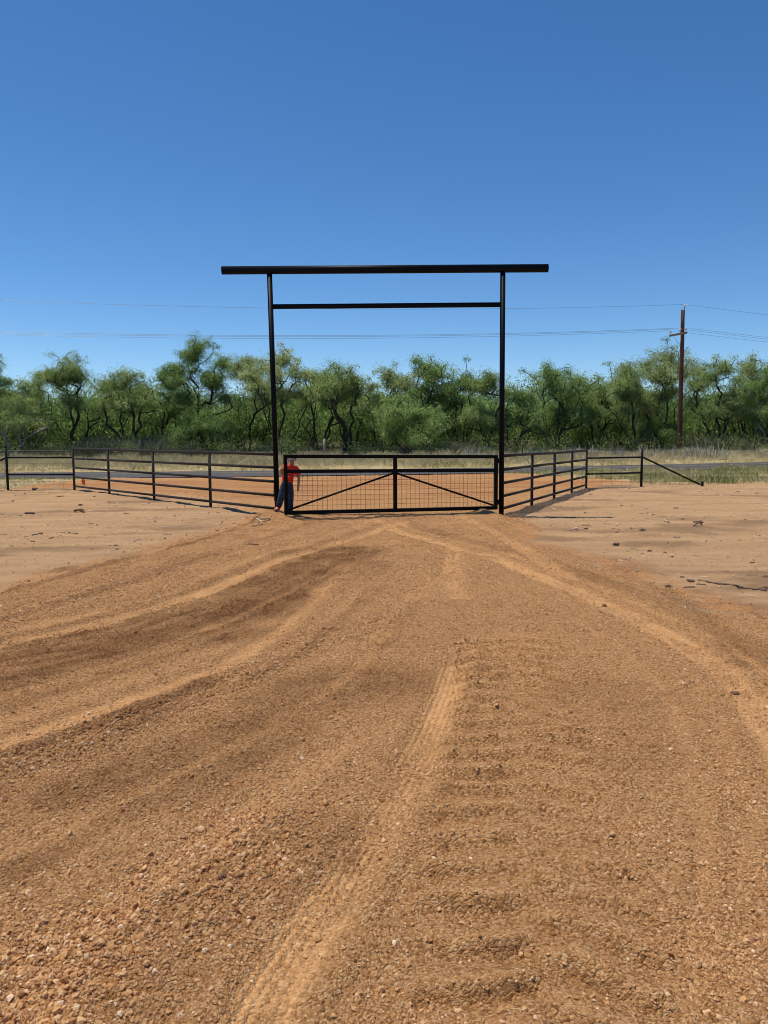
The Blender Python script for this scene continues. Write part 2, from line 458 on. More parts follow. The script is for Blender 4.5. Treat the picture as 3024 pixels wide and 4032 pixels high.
DAMPS = [  # (path, half width m, strength)
    (z6([(1480, 215), (1300, 320), (1000, 465), (700, 570), (300, 655), (0, 705), (-300, 760)]), 0.72, 1.0),
    (z6([(1659, 770), (1350, 830), (1000, 990), (700, 1090), (300, 1250)]), 0.48, 0.6),
    (z6([(900, 780), (500, 935), (0, 1110)]), 0.20, 0.8),
    (z6([(1659, 260), (1540, 320)]), 0.22, 0.5),
    (W([(640, 1195), (470, 1255), (300, 1300)]), 0.12, 0.35),
    (z7([(1180, 330), (1320, 420), (1480, 560), (1560, 680)]), 0.16, 0.55),
    (W([(560, 1130), (450, 1172), (300, 1210), (150, 1250), (0, 1296)]), 0.10, 0.75),
    (z7([(430, 20), (560, 60), (680, 105)]), 0.16, 0.6),
    (W([(700, 1820), (500, 1960), (330, 2100)]), 0.25, 0.3),
    (W([(1330, 1500), (1300, 1620)]), 0.4, 0.25),
]


def between(a, b, t, n=14):
    """A path part of the way from path a to path b."""
    def rs(q):
        q = np.array(q); L = np.r_[0, np.cumsum(np.hypot(*np.diff(q, axis=0).T))]; u = np.linspace(0, L[-1], n)
        return np.stack([np.interp(u, L, q[:, 0]), np.interp(u, L, q[:, 1])], 1)
    return [tuple(p) for p in rs(a) * (1 - t) + rs(b) * t]


K4, K5 = TRACKS[3][0], TRACKS[4][0]
EDGE_IN = W([(600, 1112), (530, 1150), (410, 1187), (300, 1220), (150, 1262), (0, 1312), (-150, 1360)])
K6 = W([(880, 1290), (760, 1400), (640, 1470), (480, 1540), (300, 1610), (0, 1730), (-200, 1810)])
K7 = W([(900, 1330), (800, 1500), (640, 1640), (420, 1790), (200, 1930), (-100, 2080)])
for a_, b_, ts_ in ((EDGE_IN, K4, (0.3, 0.55, 0.78)), (K4, K5, (0.60, 0.85)), (K5, K6, (0.45,)), (K6, K7, (0.5,))):
    for q_, t_ in enumerate(ts_):
        TRACKS.append((between(a_, b_, t_), 0.05 + 0.02 * q_, 0.38))
        if q_ != 1: DAMPS.append((between(a_, b_, t_ + 0.12), 0.10, 0.4))
K8 = TRACKS[1][0]
TRACKS.append(([(x_ - 0.55, y_ - 0.15) for x_, y_ in K8], 0.05, 0.35)); TRACKS.append(([(x_ + 0.30, y_ + 0.1) for x_, y_ in K8], 0.06, 0.5))
DAMPS.append(([(x_ + 0.55, y_ + 0.25) for x_, y_ in K8], 0.16, 0.45))
COARSE = [(z6([(-100, 530), (250, 440), (600, 330), (900, 230)]), 0.35), (z6([(150, 1080), (500, 960), (800, 850), (1050, 740), (1300, 620), (1600, 520)]), 0.22),
          (W([(560, 1830), (330, 1990), (0, 2150)]), 0.3),
          ]
BERM_R = z7([(400, 28), (480, 40), (560, 62), (640, 90)])
RIPPLE = W([(1098, 1385), (1116, 1480), (1130, 1600), (1143, 1744), (1160, 1900), (1178, 2060), (1200, 2260)])


def near_path(x, y, p, pad):
    """Points in the boxes round a path's segments."""
    m = np.zeros(x.shape, bool)
    for (x0, y0), (x1, y1) in zip(p[:-1], p[1:]):
        m |= (x > min(x0, x1) - pad) & (x < max(x0, x1) + pad) & (y > min(y0, y1) - pad) & (y < max(y0, y1) + pad)
    return m


def soils(x, y):
    """Road mask, track, damp, coarse at world points (arrays)."""
    wob = 0.22 * fbm(x, y, 0.7, 3, 3) + 0.10 * fbm(x, y, 0.15, 3, 8)
    d1, _ = seg_dist(x, y, ROAD, True); s1 = np.where(inside(x, y, ROAD), d1, -d1)
    d2, _ = seg_dist(x, y, APRON, True); s2 = np.where(inside(x, y, APRON), d2, -d2)
    s1 = s1 + wob; s2 = s2 + wob * 4
    sd = np.maximum(s1, s2)
    track = np.zeros(x.shape); damp = np.zeros(x.shape); coarse = np.zeros(x.shape); rut = np.zeros(x.shape)
    for k, (p, hw, st) in enumerate(TRACKS):
        m = near_path(x, y, p, hw * 4 + 0.1)
        xm, ym = x[m], y[m]
        d, al = seg_dist(xm, ym, p)
        d = d + 0.03 * fbm(xm, ym, 0.3, 2, 40 + k)
        brk = np.clip(0.72 + 0.7 * fbm(al, d * 12, 0.9, 3, 60 + k) + 0.4 * fbm(xm, ym, 0.15, 2, 160 + k), 0, 1)
        brk = brk * (smooth(-0.05, 0.5, al) if k in (0, 5, 7, 8) else 1.0)
        track[m] = np.maximum(track[m], st * brk * (1 - smooth(hw * 0.55, hw * 1.25, d)))
        rut[m] += min(1, hw / 0.1) * st * (-0.014 * (1 - smooth(hw * 0.4, hw, d)) + 0.018 * np.exp(-((d - hw * 1.5) / (hw * 0.4)) ** 2))
    for k, (p, hw, st) in enumerate(DAMPS):
        m = near_path(x, y, p, hw * 3)
        xm, ym = x[m], y[m]
        d, al = seg_dist(xm, ym, p)
        stk = np.clip(0.95 + 1.0 * fbm(al, d * 9, 1.0, 3, 190 + k), 0, 1.15)
        d = d + 0.6 * hw * fbm(xm, ym, 0.5, 3, 90 + k)
        damp[m] = np.maximum(damp[m], np.clip(st * stk, 0, 1) * (1 - smooth(hw * 0.4, hw * 1.25, d)))
    for k, (p, hw) in enumerate(COARSE):
        d, _ = seg_dist(x, y, p); coarse = np.maximum(coarse, 1 - smooth(hw * 0.5, hw * 1.4, d))
    damp = damp * (1 - 0.8 * track) * np.clip(0.9 + 0.5 * fbm(x, y, 0.25, 2, 77), 0, 1)
    return sd, s2, track, damp, coarse, rut


def lugs(x, y):
    """Chevron print of tractor lugs: its strength and its profile (0 in the gouge, 1 on the crest)."""
    d, al = seg_signed(x, y, RIPPLE)
    ad = np.abs(d - 0.02)
    amp = (1 - smooth(0.36, 0.47, ad)) * (0.4 + 0.6 * smooth(0.0, 0.1, ad)) * np.clip(0.9 + 0.6 * fbm(x, y, 0.6, 2, 31), 0.35, 1.25) * np.where(d > 0.02, 1.25, 1.0)
    ph = al / 0.225 + np.where(d > 0.02, 0.5 - ad * 0.9, -ad * 1.9) + 0.30 * fbm(x, y, 0.35, 3, 33)
    f = ph - np.floor(ph)
    return amp, np.where(f < 0.80, f / 0.80, (1 - f) / 0.20) ** 1.15


def relief(x, y, sd, track, coarse, rut):
    z = base_z(x, y)
    near = 1 - smooth(17.5, 24, y)
    z = z + near * (0.075 * smooth(-0.15, 0.45, sd) * smooth(3, 12, y)) - near * 0.03 * smooth(0.2, -0.6, sd) * smooth(5, 12, y)
    # windrow left along the road's left edge
    z = z + near * 0.05 * np.exp(-((sd - 0.12) / 0.16) ** 2) * smooth(0, -1, x) * (0.7 + 0.6 * fbm(x, y, 0.3, 3, 21))
    z = z + 0.13 * np.exp(-(((x + 2.25) / 0.55) ** 2 + ((y - 15.9) / 0.8) ** 2)) * (1 + 0.5 * fbm(x, y, 0.25, 3, 23))
    d, al = seg_dist(x, y, BERM_R)
    z = z + 0.07 * np.exp(-(d / 0.16) ** 2) * (0.8 + 0.8 * fbm(x, y, 0.3, 3, 24))
    road = smooth(-0.08, 0.1, sd)
    q = (1 - 0.8 * np.clip(track, 0, 1))
    lump = 0.020 * fbm(x, y, 0.55, 3, 1) + 0.013 * fbm(x, y, 0.16, 2, 5) + (0.0075 + 0.008 * coarse) * fbm(x, y, 0.055, 2, 9) + 0.005 * fbm(x, y, 0.024, 1, 13)
    z = z + road * (lump * q + rut)
    lug, prof = lugs(x, y)
    z = z + road * 0.050 * lug * (prof - 0.45)
    side = (1 - road) * (1 - smooth(30, 36, y))
    z = z + side * (0.046 * fbm(x * 0.4, y, 0.9, 4, 51) + 0.034 * np.abs(fbm(x * 0.6, y, 0.28, 4, 55)) + 0.012 * fbm(x, y, 0.07, 2, 58))
    z = z + smooth(30, 40, y) * 0.06 * fbm(x, y, 1.5, 3, 61)
    return z


def gz(x, y):
    """Level of the built ground at one point."""
    xa = np.array([float(x)]); ya = np.array([float(y)])
    sd, s2, t, dm, c, r = soils(xa, ya)
    return float(relief(xa, ya, sd, t, c, r)[0])


def road_near(x): return 32.9 + 0.12 * x + 0.004 * x * x * (np.abs(x) < 45) + (np.abs(x) >= 45) * (8.1 + 0.12 * (np.abs(x) - 45))


def axis(fn, a, b):
    v = [a]
    while v[-1] < b: v.append(v[-1] + fn(v[-1]))
    return np.array(v)


def build_ground():
    xp = axis(lambda t: 0.0125 if t < 2.2 else (0.0125 + 0.0042 * (t - 2.2) if t < 14 else 0.062 + 0.10 * (t - 14)), 0.0, 420)
    xs = np.concatenate([-xp[:0:-1], xp])
    ys = np.concatenate([np.array([-60, -30, -15, -8, -4, -2, -1, 0, 0.6, 1.0]), axis(lambda t: max(0.0095, 0.0052 * t) if t < 34 else (0.18 + 0.05 * (t - 34)), 1.3, 480)])
    X, Y = np.meshgrid(xs, ys); sh = X.shape
    x = X.ravel(); y = Y.ravel()
    sd, s2, track, damp, coarse, rut = soils(x, y)
    z = relief(x, y, sd, track, coarse, rut)
    # under the asphalt the soil lies lower
    rn = road_near(x)
    under = smooth(rn - 0.05, rn + 0.3, y) * (1 - smooth(rn + 3.75, rn + 4.1, y))
    z = z * (1 - under) + (base_z(x, y) - 0.12) * under
    i = np.arange(sh[0] * sh[1]).reshape(sh)
    Fq = np.stack([i[:-1, :-1], i[:-1, 1:], i[1:, 1:], i[1:, :-1]], -1).reshape(-1, 4)
    is_road = (sd > 0.0)[Fq].mean(1) >= 0.5
    is_road &= (y < 40)[Fq].all(1)
    clay = smooth(0, 0.5, s2) * (0.45 + 1.1 * fbm(x * 0.3, y, 0.9, 4, 71)) * smooth(19, 23, y)
    clay = np.clip(clay, 0, 1)
    grey = np.clip(smooth(0.25, 0.0, sd) * smooth(0, 1.0, x) * smooth(14, 11, y) * (0.5 + 0.8 * fbm(x, y, 0.3, 3, 73)), 0, 0.9)
    straw = smooth(27.5, 29.5, y + 1.5 * fbm(x, y, 2, 3, 80)) * np.clip(0.75 + 0.5 * fbm(x, y, 1.0, 3, 81), 0, 1)
    litter = smooth(46, 49, y + 2 * fbm(x, y, 3, 3, 82))
    dgrey = np.clip(0.9 * smooth(0.02, 0.35, fbm(x, y, 0.7, 4, 85)) * smooth(-0.9, -0.1, sd) * smooth(14, 10, y) + 0.7 * smooth(0.08, 0.45, fbm(x * 0.5, y, 1.1, 5, 86)), 0, 1) * (1 - straw)
    lug, prof = lugs(x, y); damp = np.clip(damp + 0.18 * lug * (1 - prof) ** 2, 0, 1); track = np.clip(track + 0.3 * lug * prof ** 2, 0, 1)  # relief shading put into the colour: lug gouges darkened, compacted crests lightened
    spill = np.clip(smooth(-0.75, 0.0, sd) * (0.75 + 1.1 * fbm(x, y, 0.22, 4, 88)), 0, 1)
    lat, alo = seg_signed(x, y, TRACKS[0][0]); ribs = (1 - smooth(0.095, 0.13, np.abs(lat))) * (y < 8)
    lat = np.clip(lat, -0.5, 0.5)
    for sel, nm, mt in ((is_road, 'gravel_road', M_GRAVEL), (~is_road, 'ground', M_DIRT)):
        f = Fq[sel]; used = np.unique(f); remap = np.full(len(x), -1, dtype=np.int64); remap[used] = np.arange(len(used))
        V = np.stack([x[used], y[used], z[used]], -1)
        at = {'grey': grey[used] if nm == 'gravel_road' else dgrey[used]}
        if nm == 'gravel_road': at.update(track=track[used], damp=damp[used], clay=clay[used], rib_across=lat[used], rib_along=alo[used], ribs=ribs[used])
        else: at.update(straw=straw[used], litter=litter[used], spill=spill[used])
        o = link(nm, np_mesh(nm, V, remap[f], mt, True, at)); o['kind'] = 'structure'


build_ground()

# asphalt road with a worn centre line
def strip(name, off0, off1, lift, mat, nseg=120, x0=-150, x1=150, thick=0.0):
    xs = np.linspace(x0, x1, nseg); V = []; Fq = []
    offs = np.linspace(off0, off1, 5)
    for a in xs:
        for o_ in offs:
            yy = float(road_near(np.float64(a))) + o_
            V.append((a, yy, float(base_z(a, yy)) + lift + 0.02 * math.sin(math.pi * (o_ / 3.8))))
    n = len(offs)
    for i in range(nseg - 1):
        for k in range(n - 1): Fq.append((i * n + k, (i + 1) * n + k, (i + 1) * n + k + 1, i * n + k + 1))
    if thick:
        b = len(V); V += [(p[0], p[1], p[2] - thick) for p in V]
        for i in range(nseg - 1):
            for k in (0, n - 1):
                Fq.append((i * n + k, (i + 1) * n + k, b + (i + 1) * n + k, b + i * n + k))
    o = link(name, np_mesh(name, V, Fq, mat, False)); o['kind'] = 'structure'
    return o


strip('asphalt_road', 0.0, 3.8, 0.025, M_ASPHALT, thick=0.15)
strip('road_marking', 2.0, 2.14, 0.031, M_LINE)

# ------------------------------------------------------------------ gravel: loose stones nobody could count
def stone_mesh(name, base, fc, s, x, y, z, damp, flat):
    n = len(s); k = len(base)
    V = base[None] * (1 + 0.30 * (rng.random((n, k, 1)) - 0.5) * 2) + 0.12 * (rng.random((n, k, 3)) - 0.5)
    V = V * (s[:, None] * (0.75 + 0.55 * rng.random((n, 3))) * np.array([1, 1, flat]))[:, None, :]
    a = rng.random(n) * 2 * math.pi; ca, sa = np.cos(a)[:, None], np.sin(a)[:, None]
    t = (rng.random(n) - 0.5) * 1.2; ct, st = np.cos(t)[:, None], np.sin(t)[:, None]
    X = V[..., 0] * ct - V[..., 2] * st; Z = V[..., 0] * st + V[..., 2] * ct; Y = V[..., 1]
    V = np.stack([X * ca - Y * sa, X * sa + Y * ca, Z], -1) + np.stack([x, y, z + 0.3 * s], -1)[:, None, :]
    Fq = (fc[None] + (np.arange(n) * k)[:, None, None]).reshape(-1, 3)
    tone = np.repeat(np.clip(rng.normal(0.48, 0.23, n), 0, 1), k)
    o = link(name, np_mesh(name, V.reshape(-1, 3), Fq, M_STONE, False, {'tone': tone, 'damp': np.repeat(damp, k)}))
    return o


def build_stones():
    n = 900000
    y = 1.3 + (17.5 - 1.3) * rng.random(n) ** 1.7           # the nearer, the more of the small ones are worth building
    x = (rng.random(n) * 2 - 1) * (0.56 * y + 0.7)
    sd, s2, track, damp, coarse, rut = soils(x, y)
    clus = np.clip(0.45 + 0.9 * fbm(x, y, 0.35, 3, 101) + 0.35 * coarse, 0.14, 1)
    keep = (sd > -0.6) & (rng.random(n) < clus * (1 - 0.9 * np.clip(track, 0, 1)) * (1 - 0.3 * damp) * (0.6 + 0.4 * coarse) * (0.3 + 0.7 * smooth(0.3, 0.6, seg_dist(x, y, RIPPLE)[0])) * smooth(-0.6, 0.2, sd))
    keep |= (rng.random(n) < 0.012) & (sd <= -0.2)
    x, y, sd, track, damp, coarse, rut = (a[keep] for a in (x, y, sd, track, damp, coarse, rut))
    n = len(x)
    u = rng.random(n)
    s = (0.0020 + 0.00044 * y) * (1 - u * 0.994) ** (-1 / 2.9) * (1 + 0.15 * coarse)
    s = np.minimum(s, 0.0078 + 0.0025 * coarse + 0.006 * rng.random(n) ** 4)
    z = relief(x, y, sd, track, coarse, rut)
    big = s > 0.0062 + 0.0009 * y
    g = (1 + 5 ** 0.5) / 2
    ico = np.array([(-1, g, 0), (1, g, 0), (-1, -g, 0), (1, -g, 0), (0, -1, g), (0, 1, g), (0, -1, -g), (0, 1, -g), (g, 0, -1), (g, 0, 1), (-g, 0, -1), (-g, 0, 1)]) / 1.9
    icf = np.array([(0, 11, 5), (0, 5, 1), (0, 1, 7), (0, 7, 10), (0, 10, 11), (1, 5, 9), (5, 11, 4), (11, 10, 2), (10, 7, 6), (7, 1, 8), (3, 9, 4), (3, 4, 2), (3, 2, 6), (3, 6, 8), (3, 8, 9), (4, 9, 5), (2, 4, 11), (6, 2, 10), (8, 6, 7), (9, 8, 1)])
    octa = np.array([(1, 0, 0), (-1, 0, 0), (0, 1, 0), (0, -1, 0), (0, 0, 1), (0, 0, -1)], float)
    ocf = np.array([(0, 2, 4), (2, 1, 4), (1, 3, 4), (3, 0, 4), (2, 0, 5), (1, 2, 5), (3, 1, 5), (0, 3, 5)])
    for nm, sel, bs, fc, lb in (('gravel', big, ico, icf, 'loose orange brown gravel stones spread over the dirt road'), ('fine_gravel', ~big, octa, ocf, 'fine orange brown grit between the gravel stones of the dirt road')):
        o = stone_mesh(nm, bs, fc, s[sel], x[sel], y[sel], z[sel], damp[sel], 0.9)
        tag(o, lb, 'gravel', kind='stuff')
        print(nm, sel.sum())


build_stones()
#@@OBJECTS
# ------------------------------------------------------------------ the pipe arch over the gate
UP = Vector((0, 0, 1))
AD = 17.0
bl, br = P(1093, 2012, AD), P(1973.5, 2035, AD)
tl, tr = P(1061, 1075, AD), P(1980, 1070, AD)
bl.z = gz(bl.x, AD) - 0.15; br.z = gz(br.x, AD) - 0.15
arch = thing('entrance_arch', 'tall black pipe ranch entrance arch with long overhanging top beam over the gate', 'arch', (0, AD, 0))
for a, b in ((bl, tl), (br, tr)):
    m = MB(); m.tube([a, b], 0.057, 24); m.build('post', M_BLACK, arch)
b0, b1 = P(874.6, 1064.7, AD), P(2157, 1056, AD)
m = MB(); m.tube([b0, b1], 0.087, 32)
beam = m.build('top_beam', M_BLACK, arch)
for e, s in ((b0, -1), (b1, 1)):
    d = (b1 - b0).normalized() * s
    m = MB(); m.tube([e - d * 0.004, e + d * 0.004], 0.0895, 32); m.build('end_cap', M_BLACK, beam)
m = MB(); m.tube([P(1071, 1207.5, AD), P(1974, 1199.7, AD)], 0.053, 24)
xb = m.build('crossbar', M_BLACK, arch)

# ------------------------------------------------------------------ the gate, standing a little open towards the camera
gl_t, gl_b = P(1116, 1789.8, 15.35), P(1116.5, 2027, 15.35)
gr_t, gr_b = P(1959, 1791.8, 16.87), P(1955, 2006, 16.87)
gr_b.x = gr_t.x; gr_b.y = gr_t.y
gl_b.x = gl_t.x; gl_b.y = gl_t.y
gate = thing('ranch_gate', 'low black metal double panel gate with wire mesh and diagonal braces inside the arch', 'gate', (gr_b.x, gr_b.y, 0))


def gp(u, v):
    """Point on the gate: u 0..1 from its left to its hinged end, v 0..1 from bottom to top."""
    return (gl_b.lerp(gr_b, u)).lerp(gl_t.lerp(gr_t, u), v)


GL = (gr_t - gl_t).length; GH = (gl_t - gl_b).length
T = 0.072; tu, tv = T / GL, T / GH
gdir = (gr_b - gl_b).normalized(); gnor = gdir.cross(UP).normalized()


def gbar(name, a, b, w=T, h=T, up=None):
    m = MB(); m.bar(a, b, w, h, up or UP); return m.build(name, M_GATE, gate)


vm = (P(1500, 1853.5, 16.1).z - gp(0.5, 0).z) / GH
gbar('stile', gp(tu / 2, 0), gp(tu / 2, 1), up=gnor)
gbar('stile', gp(1 - tu / 2, 0), gp(1 - tu / 2, 1), up=gnor)
gbar('top_rail', gp(tu, 1 - tv / 2), gp(1 - tu, 1 - tv / 2))
gbar('bottom_rail', gp(tu, tv / 2), gp(1 - tu, tv / 2))
uc = 0.5
# find the centre stile's place from its pixel
for k in range(400):
    u = k / 400; p = gp(u, 0.5)
    if (p.x / p.y) * F_PX + CX >= 1556: uc = u; break
gbar('middle_rail', gp(tu, vm), gp(uc - tu / 2, vm))
gbar('middle_rail', gp(uc + tu / 2, vm), gp(1 - tu, vm))
gbar('centre_stile', gp(uc, tv), gp(uc, 1 - tv), up=gnor)
for a, b in ((gp(tu + 0.004, tv + 0.02), gp(uc - tu / 2, vm - tv * 0.75)), (gp(1 - tu - 0.004, tv + 0.02), gp(uc + tu / 2, vm - tv * 0.75))):
    m = MB(); m.tube([a - gnor * 0.012, b - gnor * 0.012], 0.021, 12); m.build('diagonal_brace', M_GATE, gate)
for ua, ub in ((tu, uc - tu / 2), (uc + tu / 2, 1 - tu)):
    m = MB(); nvert = int((ub - ua) * GL / 0.1016)
    for k in range(1, nvert + 1):
        u = ua + k * 0.1016 / GL
        if u < ub - 0.002: m.tube([gp(u, tv) + gnor * 0.016, gp(u, vm - tv / 2) + gnor * 0.016], 0.0031, 5)
    v = vm - tv / 2 - 0.045 / GH
    while v > tv:
        m.tube([gp(ua, v) + gnor * 0.023, gp(ub, v) + gnor * 0.023], 0.0031, 5); v -= 0.1016 / GH
    m.build('wire_mesh', M_WIRE, gate)
for v in (0.90, 0.14):
    m = MB(); p = gp(1, v); q = Vector((br.x - 0.03, AD - 0.01, p.z))
    m.bar(p - gdir * 0.01, q, 0.022, 0.035); m.tube([p + gdir * 0.03 - UP * 0.06, p + gdir * 0.03 + UP * 0.05], 0.022, 12)
    m.bar(p + gdir * 0.028 - UP * 0.035, q - UP * 0.035, 0.02, 0.03)
    m.build('hinge', M_GATE, gate)
m = MB(); c = gp(tu / 2, tv / 2) - gnor * 0.036
m.bar(gp(tu * 0.9, tv * 1.55) - gnor * 0.040, gp(tu * 0.25, tv * 0.4) - gnor * 0.040, 0.008, 0.07)
m.build('gusset_plate', M_GATE, gate)

# chain hanging on the left post
chain = thing('latch_chain', 'long steel gate chain hanging loose on the left arch post', 'chain', (bl.x - 0.09, AD - 0.05, 0.2))
m = MB(); ctop = P(1078, 1838, AD - 0.06); cb = P(1082, 1972, AD - 0.06); nl = 22


def link_ring(m, c, ax, side, rx, ry, r, n=14):
    pts = [c + ax * (ry * math.sin(2 * math.pi * k / n)) + side * (rx * math.cos(2 * math.pi * k / n)) for k in range(n + 1)]
    m.tube(pts, r, 6, caps=False)


for k in range(nl):
    t = (k + 0.5) / nl; c = ctop.lerp(cb, t) + Vector((0.012 * math.sin(6 * t), 0, 0))
    link_ring(m, c, UP, Vector((1, 0.2, 0)).normalized() if k % 2 else Vector((0.3, 1, 0)).normalized(), 0.013, 0.024, 0.0048)
m.build('chain_links', M_GATE, chain)
m = MB(); ptl = bl.lerp(tl, (ctop.z - bl.z) / (tl.z - bl.z))
link_ring(m, ptl, Vector((1, 0, 0)), Vector((0, 1, 0.25)).normalized(), 0.066, 0.066, 0.005, 28)
m.build('chain_loop', M_GATE, chain)

# ------------------------------------------------------------------ curved-out pipe wings left and right of the arch
def plan_at(px, a, b):
    """Point on the plan line a-b seen at column px."""
    k = (px - CX) / F_PX
    t = (k * a.y - a.x) / ((b.x - a.x) - k * (b.y - a.y))
    return Vector((a.x + (b.x - a.x) * t, a.y + (b.y - a.y) * t, 0)), t


def wing(label, near, far, zn, zf, cols, ztop):
    w = thing('pipe_fence', label, 'fence', (near.x, near.y, 0), 'pipe wing fences beside the arch')
    d = (far - near).normalized()
    dn = Vector((d.x, d.y, 0))
    cuts = [near + dn * 0.055]
    pos = [plan_at(c, near, far)[0] for c in cols]
    for i, p in enumerate(pos):
        last = i == len(pos) - 1
        t = (p - near).length / (far - near).length
        ztr = zn[0] + (zf[0] - zn[0]) * t
        m = MB(); m.tube([Vector((p.x, p.y, gz(p.x, p.y) - 0.12)), Vector((p.x, p.y, ztop if last else ztr - 0.02))], 0.037, 18)
        po = m.build('post', M_PIPE, w)
        if last:
            m = MB(); m.tube([Vector((p.x, p.y, ztop)), Vector((p.x, p.y, ztop + 0.012))], 0.041, 18); m.build('post_cap', M_PIPE, po)
    for k in range(5):
        m = MB()
        if k == 0:
            n_ = 9; pts = []
            for j in range(n_):
                t = j / (n_ - 1); q = near + dn * 0.05 + (pos[-1] - near - dn * 0.05) * t
                pts.append(Vector((q.x, q.y, zn[0] + (zf[0] - zn[0]) * t + 0.006 * math.sin(9 * t))))
            m.tube(pts, 0.035, 16)
        else:
            st = near
            for i, p in enumerate(pos):
                t0 = (st - near).length / (far - near).length; t1 = (p - near).length / (far - near).length
                m.tube([Vector((st.x, st.y, zn[k] + (zf[k] - zn[k]) * t0)) + dn * 0.03, Vector((p.x, p.y, zn[k] + (zf[k] - zn[k]) * t1)) - dn * 0.03], 0.033, 16)
                st = p
        m.build('rail', M_PIPE, w)
    return pos


far_l = Vector(((292 - CX) / F_PX * 26.0, 26.0, 0)); far_r = Vector(((2310 - CX) / F_PX * 25.4, 25.4, 0))
lw = wing('five rail dark pipe wing fence running from the arch post with the chain', Vector((bl.x, AD, 0)), far_l, [1.36, 1.07, 0.757, 0.45, 0.155], [1.402, 1.072, 0.764, 0.446, 0.138], [827, 605, 429, 292], 1.49)
rw = wing('five rail dusty pipe wing fence running from the hinge side arch post', Vector((br.x, AD, 0)), far_r, [1.296, 0.991, 0.693, 0.403, 0.125], [1.237, 0.947, 0.678, 0.40, 0.12], [2096, 2184, 2253, 2310], 1.30)

# H braces at the ends of the two wings
def post(m, x, y, z1, r): m.tube([Vector((x, y, gz(x, y) - 0.12)), Vector((x, y, z1))], r, 16)


Dl = 26.05; pl = Vector(((30 - CX) / F_PX * Dl, Dl, 0)); el = lw[-1]
cb_l = thing('fence_brace', 'black pipe corner brace with two glinting rails at the frame edge', 'fence brace', (pl.x, pl.y, 0))
m = MB(); post(m, pl.x, pl.y, 1.46, 0.042); pp = m.build('post', M_PIPE_B, cb_l)
m = MB(); m.tube([Vector((pl.x, pl.y, 1.46)), Vector((pl.x, pl.y, 1.475))], 0.047, 16); m.build('post_cap', M_PIPE_B, pp)
for z in (1.115, 0.54):
    m = MB(); m.tube([Vector((pl.x + 0.03, pl.y, z)), Vector((el.x - 0.03, el.y, z - 0.01))], 0.03, 14); m.build('rail', M_PIPE_B, cb_l)
m = MB(); m.tube([Vector((pl.x - 0.03, pl.y, 1.10)), Vector((pl.x - 2.6, pl.y + 0.1, 0.0))], 0.032, 14); m.build('diagonal_brace', M_PIPE_B, cb_l)

Dr = 26.0; pr = Vector(((2527 - CX) / F_PX * Dr, Dr, 0)); er = rw[-1]
cb_r = thing('fence_brace', 'black pipe corner brace with sloping strut down to a short stub on bare dirt', 'fence brace', (pr.x, pr.y, 0))
m = MB(); post(m, pr.x, pr.y, 1.33, 0.042); m.build('post', M_PIPE_B, cb_r)
for z in (1.0, 0.475):
    m = MB(); m.tube([Vector((er.x + 0.03, er.y, z)), Vector((pr.x - 0.03, pr.y, z))], 0.03, 14); m.build('rail', M_PIPE_B, cb_r)
pe = P(2757, 1908, Dr)
ze = gz(pe.x + 0.08, Dr)
m = MB(); m.tube([Vector((pr.x + 0.03, Dr, 1.0)), Vector((pe.x, Dr, ze + 0.05))], 0.031, 14); sb = m.build('diagonal_brace', M_PIPE_B, cb_r)
m = MB(); m.tube([Vector((pr.x + 1.33, Dr, 0.405)), Vector((pr.x + 1.40, Dr, 0.37))], 0.0335, 14)
m.build('orange_mark', mat_paint('orange_spray_mark', (0.75, 0.32, 0.04), 0.6), sb)
m = MB(); m.tube([Vector((pe.x + 0.07, Dr, ze - 0.1)), Vector((pe.x + 0.07, Dr, ze + 0.16))], 0.045, 16); m.build('stub_post', M_PIPE_B, cb_r)


def net_fence(label, x0, x1, y, tops, endpost=None, step=0.33):
    f = thing('wire_fence', label, 'wire fence', (x0, y, 0))
    m = MB()
    zs = [0.06, 0.17, 0.29, 0.42, 0.56, 0.72, 0.9]
    for z in zs: m.tube([Vector((x0, y, z)), Vector((x1, y, z + 0.01))], 0.0024, 4)
    k = 0
    while x0 + k * step < x1:
        x = x0 + k * step; m.tube([Vector((x, y, 0.03)), Vector((x + 0.008 * math.sin(k * 2.1), y, 0.5)), Vector((x, y, 0.9))], 0.0026, 4); k += 1
    m.build('woven_mesh', M_WIRE, f)
    for z in tops:
        m = MB(); m.tube([Vector((x0, y, z)), Vector((x1, y, z))], 0.0042, 5); m.build('top_wire', M_GALV, f)
    if endpost:
        m = MB(); post(m, endpost, y, 1.3, 0.03); m.build('post', M_TPOST, f)


net_fence('woven wire fence with two bright top wires at the left corner brace', -16.5, el.x - 0.04, 26.12, [1.345, 1.265], -16.5)
net_fence('thin woven wire fence past the sloping brace strut', er.x + 0.05, 17.5, 26.1, [1.2], 17.5)

# orange survey flag
fp = G(323, 1917)
fl = thing('marker_flag', 'small orange survey flag standing behind the left wing fence', 'flag', (fp.x, fp.y, fp.z))
m = MB(); m.tube([fp - UP * 0.05, fp + UP * 0.32], 0.004, 6); m.build('stake', M_WIRE, fl)
V = []; Fq = []
for i in range(7):
    for j in range(2):
        V.append((0.005 + 0.11 * i / 6, 0.02 * math.sin(i * 1.4) + 0.006 * j, 0.12 + 0.20 * j - 0.012 * i))
for i in range(6): Fq.append((i * 2, i * 2 + 2, i * 2 + 3, i * 2 + 1))
link('pennant', np_mesh('pennant', V, Fq, mat_paint('fluorescent_orange', (0.85, 0.16, 0.04), 0.6)), fl)

